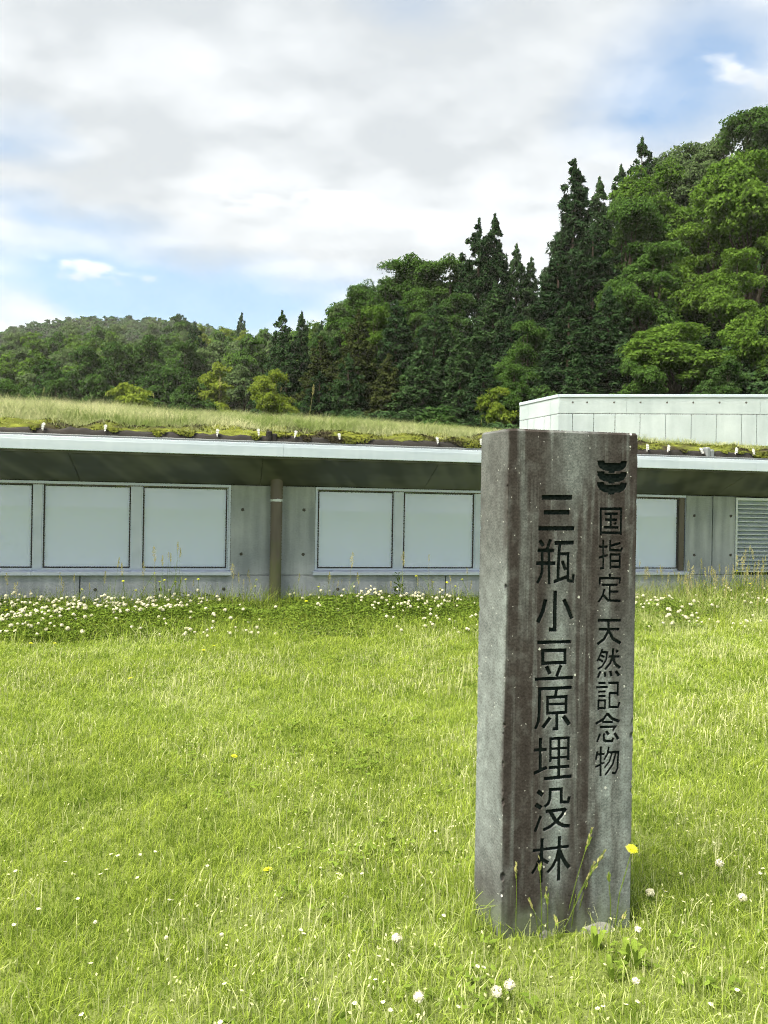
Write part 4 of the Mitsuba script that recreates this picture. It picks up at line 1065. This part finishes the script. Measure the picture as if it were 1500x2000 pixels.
for s, t, h, n, sp, lab in [(.18, .55, .60, 110, .04, 'upright willow leaved weed below the window mullion left of the pillar'),
                            (-.75, .35, .30, 900, .42, 'dark green bushy weed at the wall right of the downpipe'),
                            (-1.45, .38, .26, 520, .25, 'dark green bushy weed around the foot of the downpipe'),
                            (-2.30, .35, .30, 480, .25, 'dark green bushy weed at the wall left of the downpipe'),
                            (-5.45, .6, .42, 420, .22, 'leafy weed at the wall on the left edge of the photo'),
                            (1.15, .35, .30, 400, .3, 'dark green bushy weed at the wall just left of the pillar'),
                            (5.75, .5, .40, 420, .3, 'dark green bushy weed at the wall right of the pillar'),
                            (6.6, .7, .45, 420, .3, 'dark green bushy weed at the right edge below the louvre')]:
    W = wf(np.array([[s, t, 0]]))[0]
    weed(W[0], W[1], h, n, sp, 'wall_weed', lab, Lf=.05 if n > 150 else .085, Wf=.008 if n > 150 else .013)

# growth at the foot of the pillar
for j, (fx, fy, hx, hz) in enumerate(DATA['PSTEMS']):
    hy = fy - .012
    L = .075 if j < 3 else (.05 if j < 6 else .03)
    r = np.random.default_rng(j + 60)
    a, b = np.array([fx, fy - .03, -.02]), np.array([hx, hy - .02, hz])
    mid = a + (b - a) * .55 + [0, -.01, .03]
    kk = numbered('pillar_grass')
    d = unit(b - mid)
    pl = plume(30 if j < 3 else 16, L, .006, r)
    x_ = unit(np.cross(d, [0, 1, 0]))
    pv = pl[0] @ np.stack([x_, np.cross(d, x_), d]) + b
    scene[kk + '__stem'] = ply(*[stem_uv([a, mid, b], [.0016, .0013, .0009], .55)[:2], 'plant'][:1], 'plant', uv=stem_uv([a, mid, b], [.0016, .0013, .0009], .55)[2])
    scene[kk + '__seed_head'] = ply((pv, pl[1]), 'plant', uv=np.column_stack([np.where(pl[2][:, 0] > 3.5, 3.4, .9), pl[2][:, 1]]))
    tag(kk, 'thin green grass stalk with a seed head leaning against the front of the pillar', 'grass stalk', 'grass stalks before the pillar')
fx, fy, hx, hz = DATA['PDAND']
kk = numbered('pillar_dandelion')
hp = join([daisy_head(.023, 28, 2.0, fr, 0, .4), daisy_head(.018, 22, 2.05, fr, .003, .8), daisy_head(.011, 14, 2.05, fr, .005, 1.4), head_ball(.006, 18, .3, fr, -.006)])
hv = hp[0] @ np.array(T().rotate([1, 0, 0], 24).matrix, float)[:3, :3].T + [hx, fy - .03, hz]
scene[kk + '__flower'] = ply((hv, hp[1]), 'plant', uv=hp[2])
sv = stem_uv([[fx, fy - .03, -.02], [fx + .015, fy - .045, hz * .55], [hx, fy - .03, hz - .008]], .0016, .55)
scene[kk + '__stem'] = ply(sv[:2], 'plant', uv=sv[2])
tag(kk, 'single yellow dandelion on a tall stalk at the right edge of the pillar', 'flower')
for j, (x, y) in enumerate(DATA['PLEAF']):
    r = np.random.default_rng(j + 90)
    lv = []
    for q in range(4):
        th = q * 1.5 + r.normal(0, .2)
        L, Wd = r.uniform(.024, .036), r.uniform(.009, .013)
        o = np.array([math.cos(th), math.sin(th), 0])
        sd = np.array([-math.sin(th), math.cos(th), 0])
        ts = np.linspace(0, 1, 6)
        cen = np.array([x, y, .0]) + o * (ts * L * 1.5)[:, None] + np.array([0, 0, 1]) * (.075 * np.sin(ts * 1.9))[:, None] * r.uniform(.7, 1.2)
        wd = Wd * np.sin(np.clip(ts * .92 + .08, 0, 1) * np.pi) ** .8
        v = np.stack([cen - sd * wd[:, None] + [0, 0, .004], cen, cen + sd * wd[:, None] + [0, 0, .004]], 1).reshape(-1, 3)
        f = []
        for i in range(5):
            for c in range(2):
                p = i * 3 + c
                f += [[p, p + 1, p + 4], [p, p + 4, p + 3]]
        lv.append((v, np.array(f), np.stack([np.full(len(v), r.uniform(.9, 1.0)), np.zeros(len(v))], 1)))
    p = join(lv)
    put('broad_leaf_weed', (p[0], p[1]), 'plant', ['broad leaved weed touching the front foot of the pillar', 'broad leaved weed at the right foot of the pillar', 'broad leaved weed nearest the camera in front of the pillar', 'broad leaved weed right of the pillar foot, beside the white clover flower'][j], 'weed', smooth=True, uv=p[2])

# ------------------------------------------------------------------ roof grass
n = 150000
s = rng.uniform(-9.5, 7.5, n)
Tt = rng.uniform(-.75, 8.6, n)
patch = .6 * N2(s, Tt, .8, 61) + .4 * N2(s, Tt, 2.6, 62)
dn = np.clip(1.7 * (sst(-.75, .9, Tt) + .25 * (s < -1) * (Tt < .6) - .12) * sst(.30, .50, patch + .12 + .10 * (Tt > 1.5) - .16 * sst(.6, 3.2, s)), 0, 1) * np.where(s > 3.0, .30, 1)
ok = rng.random(n) < dn
s, Tt, patch = s[ok], Tt[ok], patch[ok]
n = len(s)
P = wf(np.stack([s, -Tt, np.zeros(n)], 1))
inblk = (P - np.array([*QC, 0]))[:, :2] @ QN < .03
inblk2 = (P[:, :2] - QC) @ LN < .03
k = ~(inblk & inblk2)
s, Tt, patch, P = s[k], Tt[k], patch[k], P[k]
n = len(s)
hh = (.09 + .20 * rng.random(n) ** 1.3) * sst(-.9, 1.0, Tt) * (.35 + 1.1 * patch) * (1 - .55 * sst(.4, 3.0, s)) * (1.12 + .2 * (s < -2))
z = roof_z2(s[:, None], Tt[:, None])[:, 0]
b = blades(np.column_stack([P[:, :2], z - .02]), hh + .03, .0085 * rng.uniform(.5, 1.3, n), rng.uniform(0, 6.3, n), np.abs(rng.normal(.15, .28, n)), rng.random(n) * .7, rng, rng.beta(2, 2, n))
put('roof_grass', b[:2], 'roof_blade', 'pale fine grass covering the sloping roof', 'grass', None, 'stuff', uv=b[2])
# moss tufts near the edge
n = 90000
s, Tt = rng.uniform(-9.5, 9, n), rng.uniform(-.78, 3.2, n) ** 1
ok = (rng.random(n) < sst(3.2, 0, Tt)) & (.6 * N2(s, Tt, 1.6, 66) + .4 * N2(s, Tt, 5, 67) > .43)
s, Tt = s[ok], Tt[ok]
n = len(s)
P = wf(np.stack([s, -Tt, np.zeros(n)], 1))
z = roof_z2(s[:, None], Tt[:, None])[:, 0]
lv = leaves(np.column_stack([P[:, :2], z + rng.uniform(-.005, .02, n)]), unit(rng.normal(0, .7, (n, 3)) + [0, -.2, .8]), .018, .012, rng, rng.random(n))
n = 16000
s, d = rng.uniform(-9.5, 9, n), rng.random(n)
ok = N2(s, s * 0, 1.7, 71) + .6 * (N2(s, s * 0, 7.0, 72) - .5) > .42 + .35 * d
s, d = s[ok], d[ok]
n = len(s)
P = wf(np.stack([s, .785 + .085 * np.sqrt(d) + rng.uniform(0, .01, n), 2.56 - .10 * d], 1))
lv = join([lv, leaves(P, unit(rng.normal(0, .6, (n, 3)) + [.1, -.6, .5]), .017, .011, rng, rng.random(n))])
put('roof_moss_tufts', lv[:2], 'moss_mat', 'tufts of moss along the roof edge', 'moss', None, 'stuff', uv=lv[2])
for j, (x, y, z) in enumerate(DATA['ROOFPLUME']):
    m = place(x, y, z, 1.15 if j in (0, 2) else .8, j * 50, 6, j)
    inst('roof_grass_stalk', 'proto_plume_%d' % (3 if j in (0, 2) else 0), m, ['tall feathery grass stalk standing alone on the roof before the yellow topped tree', 'short seed stalk on the roof left of the feathery one beside the bush', 'tall feathery grass stalk on the roof in front of the brownish cedar',
         'leftmost seed stalk on the roof ridge', 'second seed stalk from the left on the roof ridge', 'third seed stalk from the left on the roof ridge', 'seed stalk on the roof beside the concrete block'][j], 'grass stalk')

# ------------------------------------------------------------------ trees
def puffs_to_leaves(C, R, flat, nl, size, rng, wr=.6, upb=.55, tone=None):
    m = len(C)
    d = rng.normal(size=(m * nl, 3))
    d[:, 2] = np.where(d[:, 2] < -.55, -d[:, 2], d[:, 2])
    d = unit(d)
    r = np.repeat(R, nl)[:, None]
    p = np.repeat(C, nl, 0) + d * r * (rng.random((m * nl, 1)) ** .35) * np.array([1, 1, flat])
    nr = unit(d * .55 + np.array([0, 0, upb]) + rng.normal(0, .42, (m * nl, 3)))
    tn = np.repeat(rng.random(m) if tone is None else tone, nl) * .6 + rng.random(m * nl) * .4
    L = size * rng.uniform(.65, 1.35, m * nl)
    return leaves(p, nr, L, L * wr, rng, tn)


def limb_tree(targets, rng, hub, r0=.018):
    ps = [stem_uv([[0, 0, -.08], [.004, 0, hub * .5], [0, .004, hub]], [r0 * 1.3, r0, r0 * .8], 8)]
    ps.append(stem_uv([[0, .004, hub], [.01, 0, (hub + .85) / 2], [0, 0, .86]], [r0 * .8, r0 * .5, r0 * .12], 6))
    for c in targets:
        z0 = hub * rng.uniform(.55, 1.3)
        a = np.array([0, 0, min(z0, c[2] - .03)])
        mid = (a + c) / 2 + [0, 0, .03]
        ps.append(stem_uv([a, mid, c], [r0 * .45, r0 * .3, r0 * .08], 5))
    return join(ps)


def broadleaf(seed, npf, nl, size, lobes=9, open_=0.0):
    """unit tree: height 1, crown half width about .36"""
    r = np.random.default_rng(seed)
    # big boughs carry clusters of puffs
    bc = []
    for i in range(lobes):
        th = i * 2.4 + r.normal(0, .3)
        zz = .12 + .72 * ((i * .618) % 1)
        rad = .25 * math.sqrt(max(.1, 1 - ((zz - .44) / .46) ** 2)) * r.uniform(.7, 1.12)
        bc.append([rad * math.cos(th), rad * math.sin(th), zz])
    bc += [[r.normal(0, .04), r.normal(0, .04), .86], [.02, .03, .70], [-.05, .0, .52], [.03, -.04, .34], [.1, .1, .6], [-.1, -.08, .66]]
    bc = np.array(bc)
    C, R = [], []
    for i in range(npf):
        b = bc[i % len(bc)]
        d = unit(r.normal(size=3))
        d[2] = abs(d[2]) * .9 - .15
        c = b + d * np.array([.125, .125, .095]) * r.uniform(.45, 1.1)
        C.append(c)
        R.append(r.uniform(.042, .080) * (1 - open_ * .3))
    C, R = np.array(C), np.array(R)
    top = .60 + .36 * np.sqrt(np.clip(1 - (np.hypot(C[:, 0], C[:, 1]) / .38) ** 2, 0, 1))
    C[:, 2] = np.clip(C[:, 2], .05, top)
    return {'trunk': (*limb_tree(bc, r, .30)[:2], None), 'crown': puffs_to_leaves(C, R, .62, nl, size, r, tone=np.clip(r.random(npf) * .8 + .2 * (C[:, 2]), 0, 1))}


def cedar(seed, ntuft, nl, size, ragged=.2, power=.8, bulge=.17):
    """unit tree: height 1, half width about .15-.2; conical, made of upswept tufts at the ends of drooping branches"""
    r = np.random.default_rng(seed)
    C, R, tone = [], [], []
    for i in range(ntuft):
        z = 1 - (1 - .06) * r.random() ** .62
        rad = bulge * (1 - z) ** power * (1 + .16 * math.sin(7 * z * 6 + seed)) * (1 + ragged * r.normal())
        th = r.uniform(0, 6.283)
        q = r.uniform(.55, 1.0) ** .6
        C.append([rad * q * math.cos(th), rad * q * math.sin(th), z - .03 * q + .012 * r.normal()])
        R.append(.010 + .030 * (1 - z) ** .5 * r.uniform(.7, 1.25))
        tone.append(r.random() * .6 + .4 * q * r.random())
    C, R = np.array(C), np.array(R)
    lv = puffs_to_leaves(C, R, 1.05, nl, size, r, wr=.38, upb=.35, tone=np.array(tone))
    # spire: short upright sprays along the leader
    m = 120
    zz = r.uniform(.90, 1.0, m)
    th = r.uniform(0, 6.3, m)
    rr_ = (1 - zz) * .16 + .004
    sp = leaves(np.stack([rr_ * np.cos(th), rr_ * np.sin(th), zz], 1), unit(np.stack([np.cos(th), np.sin(th), r.normal(0, .3, m)], 1)), size * .9, size * .32, r, r.random(m))
    return {'trunk': (*join([stem_uv([[0, 0, -.05], [0, 0, .5], [0, 0, .985]], [.017, .010, .002], 7)])[:2], None), 'crown': join([lv, sp])}


def tree_proto(key, parts, mat):
    d = {'type': 'shapegroup', 'trunk': ply(parts['trunk'][:2], 'bark', smooth=50), 'crown': ply(parts['crown'][:2], mat, uv=parts['crown'][2])}
    scene[key] = d


BL = [broadleaf(100 + i, 380, 84, .0110, 22 + i, .3 * (i % 2)) for i in range(4)]
BF = [broadleaf(140 + i, 210, 46, .0175, 17) for i in range(3)]
CD = [cedar(200 + i, 460, 44, .0140, .16 + .07 * (i % 3), (.72, .62, .55)[i % 3], .20) for i in range(4)]
for c in 'lmdgy':
    for i, p in enumerate(BL):
        tree_proto('proto_leaf_%s_%d' % (c, i), p, 'leaf_' + c)
    for i, p in enumerate(BF):
        tree_proto('proto_leafsmall_%s_%d' % (c, i), p, 'leaf_' + c)
for c in 'dkr':
    for i, p in enumerate(CD):
        tree_proto('proto_cedar_%s_%d' % (c, i), p, 'cedar_' + c)
tr = np.random.default_rng(77)
CROWN_R = {'b': .37, 'c': .17}
for ln in DATA['TREES'].split('\n'):
    q, lab = ln.split('|')
    kd, col, X, Y, zt, h, r = q.split()
    X, Y, zt, h, r = map(float, (X, Y, zt, h, r))
    sx = r / CROWN_R[kd]
    if kd == 'b':
        sx = max(sx, h * .74)
        h = min(h, sx * 1.5)
        small = Y > 69 or r < 1.2
        key = 'proto_leaf%s_%s_%d' % ('small' if small else '', col, tr.integers(3 if small else 4))
        nm = 'bamboo' if 'bamboo' in lab else 'broadleaf_tree'
    else:
        sx = min(max(sx, h * .85), h * 1.4)
        key = 'proto_cedar_%s_%d' % (col, tr.integers(4))
        nm = 'cedar_tree'
    base = zt - h
    g = float(terr(np.array([X]), np.array([Y]))[0]) - .25
    if base > g + .3:                       # stretch down so the trunk stands on the hillside
        h2 = zt - g
        if h2 < h * 1.6:
            h, base = h2, g
            sx = max(sx, h * (.68 if kd == 'b' else .8))
    m = T().translate([X, Y, base]) @ T().rotate([0, 0, 1], float(tr.uniform(0, 360))) @ T().scale([sx, sx, h])
    inst(nm, key, m, lab, 'tree')

# undergrowth and the trees nobody could count
FAR = [broadleaf(300 + i, 110, 26, .036, 14) for i in range(3)]
for i, p in enumerate(FAR):
    scene['proto_far_%d' % i] = {'type': 'shapegroup', 'crown': ply(p['crown'][:2], 'leaf_far', uv=p['crown'][2])}
    scene['proto_fill_%d' % i] = {'type': 'shapegroup', 'crown': ply(BF[i]['crown'][:2], ('leaf_d', 'cedar_d', 'cedar_d')[i], uv=BF[i]['crown'][2])}
    scene['proto_ridge_%d' % i] = {'type': 'shapegroup', 'crown': ply(BF[i]['crown'][:2], ('leaf_l', 'leaf_g', 'leaf_m')[i], uv=BF[i]['crown'][2])}


def scatter(name, proto_, pts, hs, rs, lab, cat):
    tag(name, lab, cat, None, 'stuff')
    for j, ((X, Y), h, r) in enumerate(zip(pts, hs, rs)):
        z = float(terr(np.array([X]), np.array([Y]))[0]) - .2 * h
        scene['%s__%03d' % (name, j + 1)] = {'type': 'instance', 'shapegroup': {'type': 'ref', 'id': '%s_%d' % (proto_, j % 3)},
                                              'to_world': T().translate([X, Y, z]) @ T().rotate([0, 0, 1], float(tr.uniform(0, 360))) @ T().scale([r, r, h])}


pts = [(tr.uniform(-.12 * Y, .62 * Y), Y) for Y in tr.uniform(29, 66, 170)]
pts += [(tr.uniform(-.54 * Y, -.13 * Y), Y) for Y in tr.uniform(60, 95, 70)]
hs = tr.uniform(3.4, 6.5, len(pts))
scatter('undergrowth', 'proto_fill', pts, hs, hs * tr.uniform(.9, 1.3, len(pts)), 'dark undergrowth filling the gaps between the trees', 'undergrowth')
pts = [(tr.uniform(-.62 * Y, -.05 * Y), Y) for Y in tr.uniform(100, 205, 330)]
hs = tr.uniform(11, 18, len(pts))
scatter('ridge_wood', 'proto_ridge', pts, hs, hs * tr.uniform(.65, .9, len(pts)), 'continuous wood on the ridge behind the left trees', 'wood')
pts = [(tr.uniform(-.62 * Y, -.06 * Y), Y) for Y in tr.uniform(215, 450, 1600)]
hs = tr.uniform(8, 13, len(pts))
scatter('far_wood', 'proto_far', pts, hs, hs * tr.uniform(.85, 1.2, len(pts)), 'grey green wood covering the far hill', 'wood')

# ------------------------------------------------------------------ air
scene['air'] = {'type': 'homogeneous', 'albedo': {'type': 'rgb', 'value': (.94, .95, .96)}, 'sigma_t': .0002}
scene['haze'] = {'type': 'cube', 'bsdf': {'type': 'null'}, 'interior': {'type': 'ref', 'id': 'air'}, 'to_world': T().translate([0, 400, 85]) @ T().scale([900, 500, 87])}
scene['camera']['medium'] = {'type': 'ref', 'id': 'air'}
tag('haze', 'thin summer haze in front of the far hill', 'haze', None, 'stuff')
